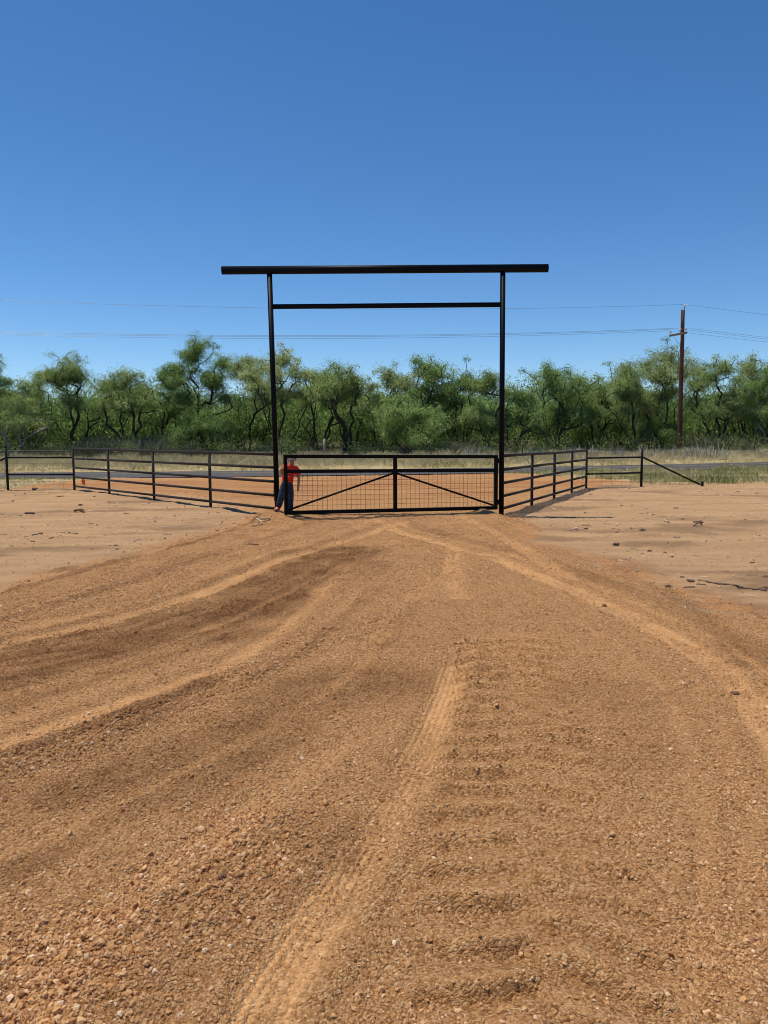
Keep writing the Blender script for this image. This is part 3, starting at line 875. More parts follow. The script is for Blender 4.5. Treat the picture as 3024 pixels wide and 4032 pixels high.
# ------------------------------------------------------------------ utility pole and its wires
UD = 52.0
ub_, ut_ = P(2675, 1785, UD), P(2689, 1221, UD); ub_.z = gz(ub_.x, UD) - 0.3
pole = thing('utility_pole', 'brown wooden utility pole with one crossarm in front of the trees', 'utility pole', (ub_.x, UD, 0))
n_ = 10; m = MB()
m.tube([ub_.lerp(ut_, k / n_) + Vector((0.012 * math.sin(k), 0, 0)) for k in range(n_ + 1)], [0.165 - 0.05 * k / n_ for k in range(n_ + 1)], 18)
m.build('pole_shaft', M_WOODP, pole)
al_, ar_ = P(2647, 1322, UD + 1.0), P(2714, 1310, UD - 1.0)
dirA = (ar_ - al_).normalized(); off = Vector((dirA.y, -dirA.x, 0)) * 0.0
fr = Vector((-dirA.y, dirA.x, 0)).normalized()
if fr.y > 0: fr = -fr
off = fr * 0.19
m = MB(); m.bar(al_ + off, ar_ + off, 0.10, 0.13, bev=0.01); arm = m.build('crossarm', M_ARM, pole)
mid = ut_.lerp(ub_, (ut_.z - al_.z + 0.75) / (ut_.z - ub_.z))
for q in (al_.lerp(ar_, 0.26), al_.lerp(ar_, 0.74)):
    m = MB(); m.bar(q + off * 1.3 - UP * 0.05, mid + off * 0.75, 0.035, 0.012, bev=0.002); m.build('arm_brace', M_GALV, pole)
tips = []
for q in (al_.lerp(ar_, 0.04), al_.lerp(ar_, 0.62), al_.lerp(ar_, 0.95)):
    b = q + off + UP * 0.065
    m = MB(); m.tube([b, b + UP * 0.14], 0.012, 8)
    m.tube([b + UP * 0.12, b + UP * 0.16, b + UP * 0.20, b + UP * 0.25, b + UP * 0.27], [0.05, 0.085, 0.06, 0.075, 0.03], 12)
    m.build('insulator', M_PORC, pole); tips.append(b + UP * 0.26)
tp = ut_ + Vector((0.09, -0.06, 0))
m = MB(); m.bar(tp - UP * 0.55, tp + UP * 0.18, 0.05, 0.03, up=Vector((1, 0, 0))); m.build('top_bracket', M_TPOST, pole)
m = MB(); m.tube([tp + UP * 0.16, tp + UP * 0.22, tp + UP * 0.28, tp + UP * 0.34, tp + UP * 0.36], [0.05, 0.08, 0.055, 0.07, 0.03], 12); m.build('insulator', M_PORC, pole)
tips.append(tp + UP * 0.36)
m = MB(); m.tube([tp - Vector((0.21, 0.0, -0.1)), tp - Vector((0.23, 0, 0.5)), tp - Vector((0.22, 0, 1.6))], 0.008, 5); m.build('ground_wire', M_TPOST, pole)
wl_lab = ['thin power line at crossarm height, strung from the far arm end of the pole', 'thin power line at crossarm height, strung from beside the pole shaft', 'thin power line at crossarm height, strung from the near arm end of the pole', 'highest thin power line, strung from the very top of the utility pole']
LS = Vector((-80.0, -18.4, 0))
for i, tpt in enumerate(tips):
    m = MB(); pts = []
    sag, rise = (1.5, 0.75) if i == 3 else (1.35, 0.2)
    for k in range(0, 41):
        t = k / 40; p = tpt + LS * t; p.z = tpt.z + rise * t - 4 * sag * t * (1 - t); pts.append(p)
    m.tube(pts[::-1], 0.0072, 6)
    pts = []
    for k in range(0, 21):
        t = k / 20 * 0.6; p = tpt - LS * t; p.z = tpt.z + 0.6 * t - 4 * 1.9 * t * (1 - t); pts.append(p)
    m.tube(pts, 0.0072, 6)
    o = m.build('power_line', M_LINEW); tag(o, wl_lab[i], 'power line', 'power lines on the utility pole')

# ------------------------------------------------------------------ far field fence below the trees
ff = thing('field_fence', 'old thin post and wire fence along the foot of the trees', 'wire fence', (0, 47.0, 0))
FD = 47.0
cols = [-420, -190, 40, 350, 560, 754, 960, 1110, 1515, 1700, 1876, 2060, 2230, 2420, 2582, 2790, 2965, 3200, 3420]
for c in cols:
    x = (c - CX) / F_PX * FD + rng.normal(0, 0.05); z0 = gz(x, FD)
    m = MB(); m.tube([Vector((x, FD, z0 - 0.1)), Vector((x + rng.normal(0, 0.03), FD, z0 + 1.12 + 0.1 * rng.random()))], 0.032, 8); m.build('post', M_TPOST, ff)
x = (1277 - CX) / F_PX * FD; z0 = gz(x, FD)
m = MB(); m.tube([Vector((x, FD, z0 - 0.1)), Vector((x + 0.02, FD, z0 + 0.7)), Vector((x + 0.06, FD, z0 + 1.25))], [0.09, 0.085, 0.075], 12); m.build('wood_post', M_BARKP, ff)
for z in (0.35, 0.7, 1.0):
    m = MB(); m.tube([Vector((-38 + 4 * k, FD - 0.04, float(base_z(0, FD)) + z + 0.02 * math.sin(k * 1.7))) for k in range(20)], 0.005, 4); m.build('strand', M_TPOST, ff)

# ------------------------------------------------------------------ the child behind the gate
KD = 15.78
def K(px, py, dd=0.0): return P(px, py, KD + dd)


def skin(name, pts, edges, rad, mat, parent, lev=2, root=0, smooth_shade=True, fat=1.3):
    o0 = parent.matrix_basis.translation
    me = bpy.data.meshes.new(name); me.from_pydata([tuple(Vector(p) - o0) for p in pts], edges, []); me.update()
    me.materials.append(mat)
    o = link(name, me, parent)
    md = o.modifiers.new('Skin', 'SKIN'); md.use_smooth_shade = smooth_shade; md.branch_smoothing = 0.4
    sv = me.skin_vertices[0].data
    for i, r in enumerate(rad):
        r = r if hasattr(r, '__len__') else (r, r)
        sv[i].radius = (r[0] * fat, r[1] * fat); sv[i].use_root = (i == root)
    sd_ = o.modifiers.new('Subdivision', 'SUBSURF'); sd_.levels = lev; sd_.render_levels = lev
    return o


M_SKIN = mat_noisy('skin', [(0.3, (0.36, 0.19, 0.125)), (0.7, (0.46, 0.26, 0.18))], 40, 0.55, 3, 0)
M_RED = mat_noisy('red_cotton', [(0.3, (0.72, 0.032, 0.016)), (0.7, (0.86, 0.055, 0.028))], 25, 0.85, 4, 0.4, 0.01)
M_DENIM = mat_noisy('blue_denim', [(0.25, (0.010, 0.018, 0.036)), (0.5, (0.022, 0.038, 0.068)), (0.8, (0.07, 0.10, 0.15))], 14, 0.9, 5, 0.4, 0.01)
M_CAP = mat_noisy('grey_cap_cloth', [(0.3, (0.05, 0.05, 0.055)), (0.7, (0.11, 0.11, 0.115))], 30, 0.9, 3, 0)
M_SHOE = mat_noisy('orange_shoe', [(0.3, (0.62, 0.16, 0.07)), (0.7, (0.75, 0.26, 0.14))], 30, 0.7, 3, 0)
M_DARK = mat_noisy('dark_detail', [(0.3, (0.01, 0.01, 0.01)), (0.7, (0.03, 0.02, 0.02))], 30, 0.6, 2, 0)
M_WHITE = mat_noisy('white_print', [(0.3, (0.7, 0.7, 0.7)), (0.7, (0.8, 0.8, 0.8))], 30, 0.8, 2, 0)

fL = K(1094, 2018); fR = K(1142, 2027, -0.08)
for f in (fL, fR): f.z = gz(f.x, f.y)
kid = thing('person', 'child in red polo shirt, jeans and cap standing behind the gate and holding its end', 'person', ((fL.x + fR.x) / 2, KD, fL.z))
pel = K(1129, 1913); wai = K(1131, 1892); che = K(1140, 1858, -0.03); nb = K(1147, 1834, -0.03)
nk = K(1149, 1829, -0.05); hd = K(1150, 1811, -0.07); ht = K(1150, 1796, -0.05); chin = K(1150.5, 1822, -0.115)
sR = K(1125, 1834, -0.07); eR = K(1109, 1868, -0.14); wR = K(1106, 1851, -0.32)
sL = K(1168, 1844, 0.0); eL = K(1177, 1880, 0.03); wL = K(1175, 1913, -0.03)
hR_ = K(1116, 1918); hL_ = K(1142, 1918)
kR = K(1106, 1964, -0.05); kL = K(1143, 1968, -0.06)
aR = Vector((fL.x, fL.y + 0.02, fL.z + 0.07)); aL = Vector((fR.x, fR.y + 0.02, fR.z + 0.07))
toR = aR + Vector((-0.02, -0.10, -0.04)); toL = aL + Vector((0.01, -0.11, -0.04))
# palms and fingers hang on the same continuous skin
pts = [pel, wai, che, nb, nk, hd, ht, chin, sR, eR, wR, sL, eL, wL, hR_, kR, aR, toR, hL_, kL, aL, toL]
rad = [(0.085, 0.07), (0.085, 0.065), (0.095, 0.07), (0.05, 0.045), 0.034, (0.070, 0.078), (0.060, 0.068), (0.026, 0.026), 0.036, 0.026, 0.019, 0.036, 0.026, 0.019, 0.06, 0.042, 0.03, 0.02, 0.06, 0.042, 0.03, 0.02]
ed = [(0, 1), (1, 2), (2, 3), (3, 4), (4, 5), (5, 6), (5, 7), (2, 8), (8, 9), (9, 10), (2, 11), (11, 12), (12, 13), (0, 14), (14, 15), (15, 16), (16, 17), (0, 18), (18, 19), (19, 20), (20, 21)]
st_l = gp(0, 0.79)                       # left face of the gate's stile where the hand closes
palmR = Vector((st_l.x - 0.020, st_l.y + 0.045, st_l.z)); i0 = len(pts); pts.append(palmR); rad.append((0.022, 0.016)); ed.append((10, i0))
for k, (dz, ln) in enumerate(((0.030, 0.9), (0.011, 1.0), (-0.008, 0.95), (-0.026, 0.8))):
    a = palmR + Vector((-0.004, -0.02, dz)); b = Vector((st_l.x - 0.010, st_l.y - 0.012, st_l.z + dz)); c = Vector((st_l.x + 0.012 * ln, st_l.y - 0.048, st_l.z + dz - 0.002))
    j = len(pts); pts += [a, b, c]; rad += [0.0085, 0.008, 0.0065]; ed += [(i0, j), (j, j + 1), (j + 1, j + 2)]
j = len(pts); pts += [palmR + Vector((0.022, 0.012, 0.026)), palmR + Vector((0.05, 0.0, 0.034))]; rad += [0.009, 0.007]; ed += [(i0, j), (j, j + 1)]
palmL = wL + Vector((0.0, -0.01, -0.05)); i1 = len(pts); pts.append(palmL); rad.append((0.014, 0.024)); ed.append((13, i1))
for k, (dy, ln) in enumerate(((-0.024, 0.9), (-0.008, 1.0), (0.009, 0.95), (0.024, 0.75))):
    a = palmL + Vector((-0.002, dy, -0.03)); b = a + Vector((-0.004, dy * 0.15, -0.026 * ln)); c = b + Vector((-0.012, 0, -0.022 * ln))
    j = len(pts); pts += [a, b, c]; rad += [0.0085, 0.0078, 0.0064]; ed += [(i1, j), (j, j + 1), (j + 1, j + 2)]
j = len(pts); pts += [palmL + Vector((-0.012, -0.030, -0.008)), palmL + Vector((-0.022, -0.042, -0.034))]; rad += [0.009, 0.007]; ed += [(i1, j), (j, j + 1)]
body = skin('body', pts, ed, rad, M_SKIN, kid)
# clothes
sp_ = [wai - UP * 0.125, wai + UP * 0.04, che, nb + UP * 0.012, sR, sR.lerp(eR, 0.72), sL, sL.lerp(eL, 0.80)]
shirt = skin('shirt', sp_, [(0, 1), (1, 2), (2, 3), (2, 4), (4, 5), (2, 6), (6, 7)], [(0.108, 0.084), (0.106, 0.083), (0.112, 0.088), (0.048, 0.046), 0.056, 0.05, 0.056, 0.052], M_RED, kid)
jp = [wai + UP * 0.075, pel, hR_ - UP * 0.03, kR, aR - UP * 0.035, hL_ - UP * 0.03, kL, aL - UP * 0.035]
jeans = skin('jeans', jp, [(0, 1), (1, 2), (2, 3), (3, 4), (1, 5), (5, 6), (6, 7)], [(0.092, 0.072), (0.100, 0.080), 0.074, 0.056, 0.050, 0.074, 0.056, 0.048], M_DENIM, kid)
for a, t in ((aR, toR), (aL, toL)):
    d = (t - a); d.z = 0; d.normalize()
    g = Vector((a.x, a.y, a.z - 0.07))
    so = skin('shoe', [g - d * 0.05 + UP * 0.035, g + d * 0.03 + UP * 0.04, g + d * 0.10 + UP * 0.03, g + d * 0.145 + UP * 0.026], [(0, 1), (1, 2), (2, 3)], [(0.036, 0.036), (0.038, 0.04), (0.037, 0.029), (0.027, 0.02)], M_SHOE, kid)
    m = MB(); r_ = Vector((-d.y, d.x, 0))
    m.box(g + d * 0.045 + UP * 0.008, d, r_, UP, 0.20, 0.07, 0.014, 0.006); m.build('shoe_sole', M_CAP, so)
# cap: dome and bill
V = []; Fq = []; nr, ns = 7, 20
cc = hd + Vector((0, 0.005, 0.028))
for i in range(nr):
    a = math.pi / 2 * i / (nr - 1)
    for k in range(ns):
        t = 2 * math.pi * k / ns
        V.append(cc - kid.location + Vector((0.080 * math.cos(a) * math.cos(t), 0.092 * math.cos(a) * math.sin(t), 0.074 * math.sin(a))))
for i in range(nr - 1):
    for k in range(ns): Fq.append((i * ns + k, i * ns + (k + 1) % ns, (i + 1) * ns + (k + 1) % ns, (i + 1) * ns + k))
cap = link('cap', np_mesh('cap', V, Fq, M_CAP, True), kid)
V = []; Fq = []
for i in range(9):
    t = math.pi + math.pi * (0.12 + 0.76 * i / 8)
    for rr, dz in ((0.97, 0.004), (1.35, -0.012), (1.62, -0.024)):
        k = 1 + (rr - 1) * (0.35 + 0.65 * math.sin(math.pi * i / 8)) if rr > 1 else rr
        V.append(cc - kid.location + Vector((0.080 * k * math.cos(t), 0.092 * k * math.sin(t), dz)))
for i in range(8):
    for j in range(2): Fq.append((i * 3 + j, i * 3 + j + 1, i * 3 + 4 + j, i * 3 + 3 + j))
bl_ = link('bill', np_mesh('bill', V, Fq, M_CAP, True), cap); sm_ = bl_.modifiers.new('Solidify', 'SOLIDIFY'); sm_.thickness = 0.006
for s in (-1, 1):
    m = MB(); c = hd + Vector((0.027 * s, -0.074, -0.004)); m.tube([c + Vector((-0.013, 0, 0)), c + Vector((0, -0.003, 0.002)), c + Vector((0.013, 0.002, 0))], [0.003, 0.007, 0.003], 8); m.build('eye', M_DARK, kid)
    m = MB(); c = hd + Vector((0.071 * s, 0.0, -0.012)); m.tube([c - UP * 0.024, c - UP * 0.006 + Vector((0.008 * s, 0.006, 0)), c + UP * 0.02 + Vector((0.006 * s, 0.01, 0))], [0.006, 0.011, 0.008], 8); m.build('ear', M_SKIN, kid)
m = MB(); c = hd + Vector((0, -0.078, -0.014)); m.tube([c + Vector((0, 0.004, 0.016)), c + Vector((0, -0.010, -0.004)), c + Vector((0, 0.002, -0.013))], [0.006, 0.010, 0.008], 8); m.build('nose', M_SKIN, kid)
m = MB(); c = hd + Vector((0, -0.076, -0.046)); m.tube([c + Vector((-0.018, 0.008, 0)), c, c + Vector((0.018, 0.008, 0))], [0.003, 0.005, 0.003], 8); m.build('mouth', mat_noisy('lips', [(0.3, (0.3, 0.1, 0.08)), (0.7, (0.36, 0.13, 0.1))], 30, 0.5, 2, 0), kid)
m = MB(); c = che + Vector((-0.03, -0.098, -0.08)); m.box(c, Vector((1, 0, -0.25)).normalized(), Vector((0, 1, 0)), Vector((0.25, 0, 1)).normalized(), 0.07, 0.008, 0.014); m.build('shirt_stripe', M_WHITE, shirt)
m = MB(); c = nb + Vector((0.0, -0.056, 0.0)); m.tube([c + Vector((-0.045, 0.03, 0.022)), c, c + Vector((0.045, 0.03, 0.022))], [0.012, 0.015, 0.012], 8); m.build('collar', M_RED, shirt)

# ------------------------------------------------------------------ sticks, clods and stones lying about
def crooked(a, b, n, wob, zlift=0.0):
    r = []; d = b - a; L = d.length; s = Vector((-d.y, d.x, 0)).normalized()
    for k in range(n + 1):
        t = k / n; p = a + d * t + s * (wob * L * (random.random() - 0.5) * (1 if 0 < k < n else 0.2))
        p.z = gz(p.x, p.y); r.append(p + UP * (zlift * math.sin(math.pi * t)))
    return r


def stick(p0, p1, r, mat, label, forks=1, wob=0.12, lift=0.0, name='stick', cat='stick'):
    a, b = G(*p0), G(*p1)
    m = MB(); path = [p + UP * (r * 0.8) for p in crooked(a, b, 7, wob, lift)]
    m.tube(path, [r * (0.55 + 0.45 * math.sin(0.4 + 2.2 * k / 7)) for k in range(8)], 8)
    L = (b - a).length
    for f in range(forks):
        i = 2 + (f * 2) % 5; q = path[i]; ang = random.choice((-1, 1)) * (0.6 + random.random() * 0.5)
        d = (b - a).normalized(); d2 = Vector((d.x * math.cos(ang) - d.y * math.sin(ang), d.x * math.sin(ang) + d.y * math.cos(ang), 0.1))
        e = q + d2 * L * (0.2 + 0.12 * random.random()); e.z = max(e.z, gz(e.x, e.y) + r)
        m.tube([q, q.lerp(e, 0.5) + UP * r, e], [r * 0.7, r * 0.55, r * 0.3], 6)
    for i in range(len(m.v)): m.v[i] = m.v[i] - a
    o = m.build(name, mat); o.location = a
    return tag(o, label, cat)


def lump(p, r, mat, label, name='clod', cat='clod', flat=0.6, seed=0):
    r = r * 0.62
    c = G(*p); bm = bmesh.new(); bmesh.ops.create_icosphere(bm, subdivisions=3, radius=1.0)
    V = np.array([v.co[:] for v in bm.verts])
    k = 1 + 0.28 * fbm(V[:, 0] * 1.3 + seed * 7, V[:, 1] * 1.3 + V[:, 2] * 1.7, 0.7, 3, seed) + 0.12 * vnoise(V[:, 0] * 5 + seed, V[:, 1] * 5 + V[:, 2] * 4, seed)
    V = V * k[:, None] * np.array([r * 1.25, r, r * flat])
    for v, q in zip(bm.verts, V): v.co = q
    me = bpy.data.meshes.new(name); bm.to_mesh(me); bm.free(); me.materials.append(mat)
    o = link(name, me); o.location = (c.x, c.y, gz(c.x, c.y) + r * flat * 0.45); o.rotation_euler = (0, 0, seed * 1.3)
    return tag(o, label, cat)


stick((232, 2085), (305, 2096), 0.014, M_STICK, 'pale forked stick lying on the bare dirt at far left', 2)
stick((995, 2088), (1066, 2068), 0.017, M_STICK, 'pale curled branch lying in front of the left arch post', 1, 0.35, 0.05)
stick((2750, 2286), (3018, 2328), 0.012, M_STICKD, 'long dark broken branch on the bare dirt at far right', 3, 0.06)
stick((2706, 2286), (2732, 2292), 0.018, M_STICKD, 'short dark stick beside the thick end of the long broken branch', 0)
stick((0, 2020), (86, 2026), 0.016, M_STICK, 'long pale straight stick at the left frame edge', 0, 0.05)
stick((98, 2022), (136, 2020), 0.035, M_STICKD, 'thick dark stick just past the tip of the long pale stick', 0, 0.05)
stick((292, 2012), (334, 2016), 0.02, M_STICKD, 'tangle of thin dark twigs below the bowl shaped clod', 3, 0.4, 0.05)
stick((216, 1962), (254, 1957), 0.012, M_STICKD, 'slim curved dark twig in front of the left corner brace', 0, 0.3)
stick((1695, 2131), (1745, 2132), 0.008, M_STICK, 'short straw coloured stick on the gravel below the gate centre', 0, 0.04)
stick((975, 2164), (1018, 2166), 0.012, M_STICKD, 'small bent dark stick on the gravel road left half', 0, 0.25)
stick((612, 2378), (627, 2354), 0.007, M_STICK, 'thin pale curved straw on the light wheel track', 0, 0.3)
stick((128, 1932), (147, 1929), 0.035, M_STICKD, 'dark chunk of branch by the foot of the left corner brace', 1, 0.2)
stick((2730, 2072), (2762, 2066), 0.016, M_STICKD, 'twisted dark root on bare dirt right of the road', 2, 0.4, 0.06)
stick((2602, 2048), (2632, 2056), 0.022, M_STICK, 'pale split wood piece on the bare dirt right of the road', 1, 0.3)
stick((2414, 2138), (2438, 2136), 0.022, M_STICKD, 'short dark stick lying flat on the dirt nearest the right gravel edge', 0, 0.2)
stick((2800, 2112), (2842, 2122), 0.008, M_STICK, 'thin pale twig on the bare dirt near the right frame edge', 0, 0.15)
lump((316, 1990), 0.085, M_CLOD, 'dark bowl shaped clod on the bare dirt before the left wing fence', seed=1)
lump((52, 1972), 0.07, M_CLOD, 'dark clod below the left corner brace post', seed=2)
lump((358, 2057), 0.07, M_CLOD, 'flat dark clod between the pale forked stick and the left wing fence', flat=0.4, seed=3)
lump((160, 2096), 0.06, M_CLOD, 'small dark clod just left of the pale forked stick', seed=4)
lump((645, 2071), 0.055, M_ROCK, 'small pale stone on bare dirt halfway to the road edge', 'stone', 'stone', 0.7, seed=5)
lump((372, 1959), 0.05, M_CLOD, 'little dark clod close in front of the left wing fence end', seed=6)
lump((2530, 2082), 0.07, M_STICKD, 'pointed dark bark chip on bare dirt right of the road', 'bark_chip', 'bark chip', 0.8, seed=7)
lump((2267, 2081), 0.06, M_ROCK, 'pale stone on bare dirt below the right wing fence shadow', 'stone', 'stone', 0.8, seed=8)
lump((2307, 2077), 0.05, M_CLOD, 'brown clod next to the pale stone on the right dirt', seed=9)
lump((2430, 2086), 0.05, M_CLOD, 'small dark clod left of the pointed bark chip', seed=10)
lump((2380, 2398), 0.036, M_CLOD, 'round dark clod standing out on the right half of the gravel', flat=0.85, seed=11)
lump((2893, 2736), 0.036, M_CLOD, 'brown crusted clod on the gravel near the right frame edge', flat=0.55, seed=12)
lump((872, 3462), 0.024, M_CLOD, 'dark pitted stone in the near gravel left of the wheel track', 'stone', 'stone', 0.85, seed=13)
lump((250, 1903), 0.10, M_ROCK, 'white rock on the orange soil beside the left wing fence end', 'stone', 'stone', 0.7, seed=14)
lump((236, 1904), 0.07, M_ROCK, 'smaller white rock next to the white rock on orange soil', 'stone', 'stone', 0.7, seed=15)

# ------------------------------------------------------------------ trees
def clump_leaves(cent, rad_, per, length, width, droop, tone0, r):
    """Feathery sprays: thin drooping diamonds round each clump centre."""
    n = len(cent); N_ = n * per
    c = np.repeat(cent, per, 0); R = np.repeat(rad_, per)
    g = r.normal(size=(N_, 3)); d = g / np.linalg.norm(g, axis=1)[:, None]
    p = c + g * (R * 0.62)[:, None] * np.array([1.0, 1.0, 0.75])
    ax = d * 0.55 + r.normal(size=(N_, 3)) * 0.35; ax[:, 2] -= droop
    ax /= np.linalg.norm(ax, axis=1)[:, None]
    s = np.cross(ax, r.normal(size=(N_, 3))); s /= np.linalg.norm(s, axis=1)[:, None] + 1e-9
    L = length * (0.55 + 0.9 * r.random(N_)); w = width * (0.6 + 0.8 * r.random(N_))
    V = np.stack([p, p + ax * (L * 0.45)[:, None] + s * w[:, None], p + ax * L[:, None], p + ax * (L * 0.45)[:, None] - s * w[:, None]], 1)
    tone = np.clip(np.repeat(tone0, per) + r.normal(0, 0.18, N_), 0, 1)
    return V.reshape(-1, 3), np.arange(N_ * 4).reshape(-1, 4), np.repeat(tone, 4)


def grow(stems, cents, r, tip=0.012, r0=0.12, expo=0.5):
    """Connect clump centres to the stems; returns a list of (points, radii)."""
    nodes = []; parent = []; paths = []
    for st in stems:
        prev = -1
        for p in st:
            nodes.append(np.array(p)); parent.append(prev); prev = len(nodes) - 1
    order = np.argsort(cents[:, 2] + 0.4 * np.abs(cents[:, 0] - np.mean(cents[:, 0])))
    load = {}
    leafs = []
    for i in order:
        c = cents[i]; A = np.array(nodes); dv = c - A
        dist = np.linalg.norm(dv, axis=1) + np.where(dv[:, 2] < 0.1, 2.0 + -dv[:, 2] * 1.5, 0)
        j = int(np.argmin(dist)); a = nodes[j]; L = np.linalg.norm(c - a)
        k = max(2, int(L / 0.45)); prev = j
        bend = r.normal(size=3) * 0.16 * L
        for t in range(1, k + 1):
            f = t / k; p = a + (c - a) * f + bend * math.sin(math.pi * f) + r.normal(size=3) * 0.05 * (t < k) + np.array([0, 0, 0.10 * L * math.sin(math.pi * f)])
            nodes.append(p); parent.append(prev); prev = len(nodes) - 1
        leafs.append(prev)
    cnt = np.zeros(len(nodes))
    for l in leafs:
        q = l
        while q >= 0: cnt[q] += 1; q = parent[q]
    mx = max(cnt.max(), 1)
    rr = tip + (r0 - tip) * (np.maximum(cnt, 0.3) / mx) ** expo
    return nodes, parent, rr


def limbs_mesh(name, nodes, parent, rr, mat, par, loc):
    """All limbs as one mesh of joined tapered tubes."""
    kids = {}
    for i, p in enumerate(parent): kids.setdefault(p, []).append(i)
    m = MB()
    stack = [i for i in kids.get(-1, [])]
    while stack:
        i = stack.pop(); path = [i]; j = i
        while kids.get(j):
            ks = sorted(kids[j], key=lambda k: -rr[k]); path.append(ks[0]); stack += ks[1:]; j = ks[0]
        pts = [Vector(nodes[k]) for k in path]; rad_ = [rr[k] for k in path]
        if parent[i] >= 0:
            pts = [Vector(nodes[parent[i]])] + pts; rad_ = [min(rr[parent[i]], rr[i] * 1.15)] + rad_
        if len(pts) > 1: m.tube(pts, rad_, 7, caps=False)
    me = bpy.data.meshes.new(name); me.from_pydata([tuple(p) for p in m.v], [], m.f); me.polygons.foreach_set('use_smooth', [True] * len(m.f)); me.update()
    me.materials.append(mat)
    return link(name, me, par)


def tree_data(r, H, w, low, nst, lean, ncl, r0):
    stems = []
    for k in range(nst):
        a = (k + 0.5) / nst * 2 - 1 if nst > 1 else 0.0
        dx = lean + a * w * 0.40 + r.normal(0, 0.25); dy = r.normal(0, 0.5)
        top = H * (0.62 if nst > 1 else 0.72) * (0.85 + 0.25 * r.random()); st = []
        n = 9; wob = np.cumsum(r.normal(0, 0.17, (n, 2)), 0)
        for i in range(n):
            t = i / (n - 1); st.append((dx * t ** 0.85 + wob[i, 0] * min(1, t * 3) , dy * t + wob[i, 1] * min(1, t * 3), -0.15 + (top + 0.15) * t ** 1.05))
        stems.append(st)
    blobs = [(lean * 1.0, 0, H - w * 0.20, w * 0.24, w * 0.20), (lean + w * r.uniform(-0.3, 0.3), 0.3, H - w * 0.30, w * 0.26, w * 0.18)]
    for k in range(9):
        bx = lean * 0.8 + (r.random() * 2 - 1) * w * 0.42; bz = H * (low + (0.80 - low) * r.random())
        blobs.append((bx, r.normal(0, w * 0.18), bz, w * (0.15 + 0.10 * r.random()), w * (0.10 + 0.07 * r.random())))
    cents = []
    wts = np.array([b[3] ** 2 * b[4] for b in blobs]) ** 0.6; wts /= wts.sum()
    for k in r.choice(len(blobs), ncl, p=wts):
        b = blobs[k]; d = r.normal(size=3); d /= np.linalg.norm(d); q = abs(r.normal(0.55, 0.36))
        p = np.array([b[0] + d[0] * b[3] * q, b[1] + d[1] * b[3] * q, b[2] + d[2] * b[4] * q]); p[2] = max(p[2], 0.9)
        cents.append(p)
    return stems, np.array(cents)


def tree(label, px, top, wpx, D, mat, nst=3, lean=0.0, low=0.38, ncl=95, seed=0, bark=None, per=88, name='mesquite_tree', tone=0.5, r0=0.13, crad=(0.17, 0.40), droop=0.6, leaf=(0.20, 0.0150)):
    x = (px * 1.8228 - CX) / F_PX * D; z0 = gz(x, D)
    ztop = CAM_H + (1722 - 0.006 * (px * 1.8228 - CX) - top * 1.8228) / F_PX * D
    H = ztop - z0 - 0.12; w = wpx * 1.8228 / F_PX * D
    r = np.random.default_rng(1000 + seed)
    r0 = r0 * 0.64
    stems, cents = tree_data(r, H, w, low, nst, lean, int(ncl * 2.0), r0)
    nodes, parent, rr = grow(stems, cents, r, 0.012, r0)
    t = thing(name, label, 'tree', (x, D, z0), 'trees behind the road')
    limbs_mesh('trunk', nodes, parent, rr, bark or M_BARK, t, None)
    rad_ = crad[0] + (crad[1] - crad[0]) * r.random(len(cents))
    V, Fq, tn = clump_leaves(cents, rad_, per, leaf[0], leaf[1], droop, np.clip(r.normal(tone, 0.14, len(cents)), 0, 1), r)
    link('crown', np_mesh('crown', V, Fq, mat, False, {'tone': tn}), t)
    return t


A, B_, C_ = M_LEAF_A, M_LEAF_B, M_LEAF_C
tree('dark tree cut off by the left frame edge, highest crown there', -22, 752, 118, 54.5, B_, 2, 0.3, seed=1, ncl=132)
tree('low tree with a pale grey leaning trunk at the left corner brace', 38, 838, 150, 52.5, A, 4, 0.6, 0.44, 80, seed=2, bark=M_BARKP, r0=0.2)
tree('thin tree with bare grey upper branches behind the left corner brace', 78, 805, 112, 58.5, A, 4, -0.3, 0.42, 70, seed=3, bark=M_BARKP)
tree('tall dark stemmed tree with rounded top above the left end of the wing fence', 165, 760, 168, 55.5, A, 4, -0.2, 0.44, 130, seed=4, r0=0.16)
tree('vase shaped tree with many spread stems above the left wing fence', 285, 785, 150, 53.5, A, 6, 0.1, 0.47, 115, seed=5)
tree('leafy tree filling the gap left of the tallest tree', 362, 790, 125, 57.5, B_, 5, 0.1, 0.37, 95, seed=6)
tree('tallest tree, narrow crown with a bent single trunk above the left wing fence', 448, 720, 147, 54.5, B_, 2, -0.4, 0.32, 150, seed=7, r0=0.2, tone=0.55)
tree('slanting tree with pale sparse top just left of the left arch post', 535, 752, 137, 56.5, C_, 5, 0.3, 0.47, 95, seed=8, tone=0.45)
tree('light green airy tree with fan of thin limbs behind the left arch post', 612, 745, 162, 54.5, C_, 6, 0.2, 0.52, 115, seed=9, tone=0.6)
tree('thin twiggy tree with reaching limb right of the left arch post', 690, 790, 118, 56.5, A, 5, 0.5, 0.42, 75, seed=10)
tree('open tree with forked dark trunk above the left half of the gate', 752, 773, 143, 53.5, A, 4, -0.4, 0.44, 105, seed=11, r0=0.17)
tree('pale tree with long limb leaning right over the gate centre', 815, 782, 131, 56.5, C_, 5, 0.8, 0.52, 85, seed=12, tone=0.4)
tree('dense deep green tree with two topped crown right of the gate centre', 915, 764, 137, 55.5, B_, 4, 0.0, 0.32, 140, seed=13, tone=0.6)
tree('round low bushy tree in front of the trees behind the gate', 893, 858, 150, 51.5, B_, 5, 0.0, 0.22, 125, seed=14, tone=0.7, r0=0.08)
tree('broad tree with dark tangled limbs between the two topped tree and the right arch post', 1000, 788, 137, 55.5, B_, 5, 0.1, 0.37, 110, seed=15)
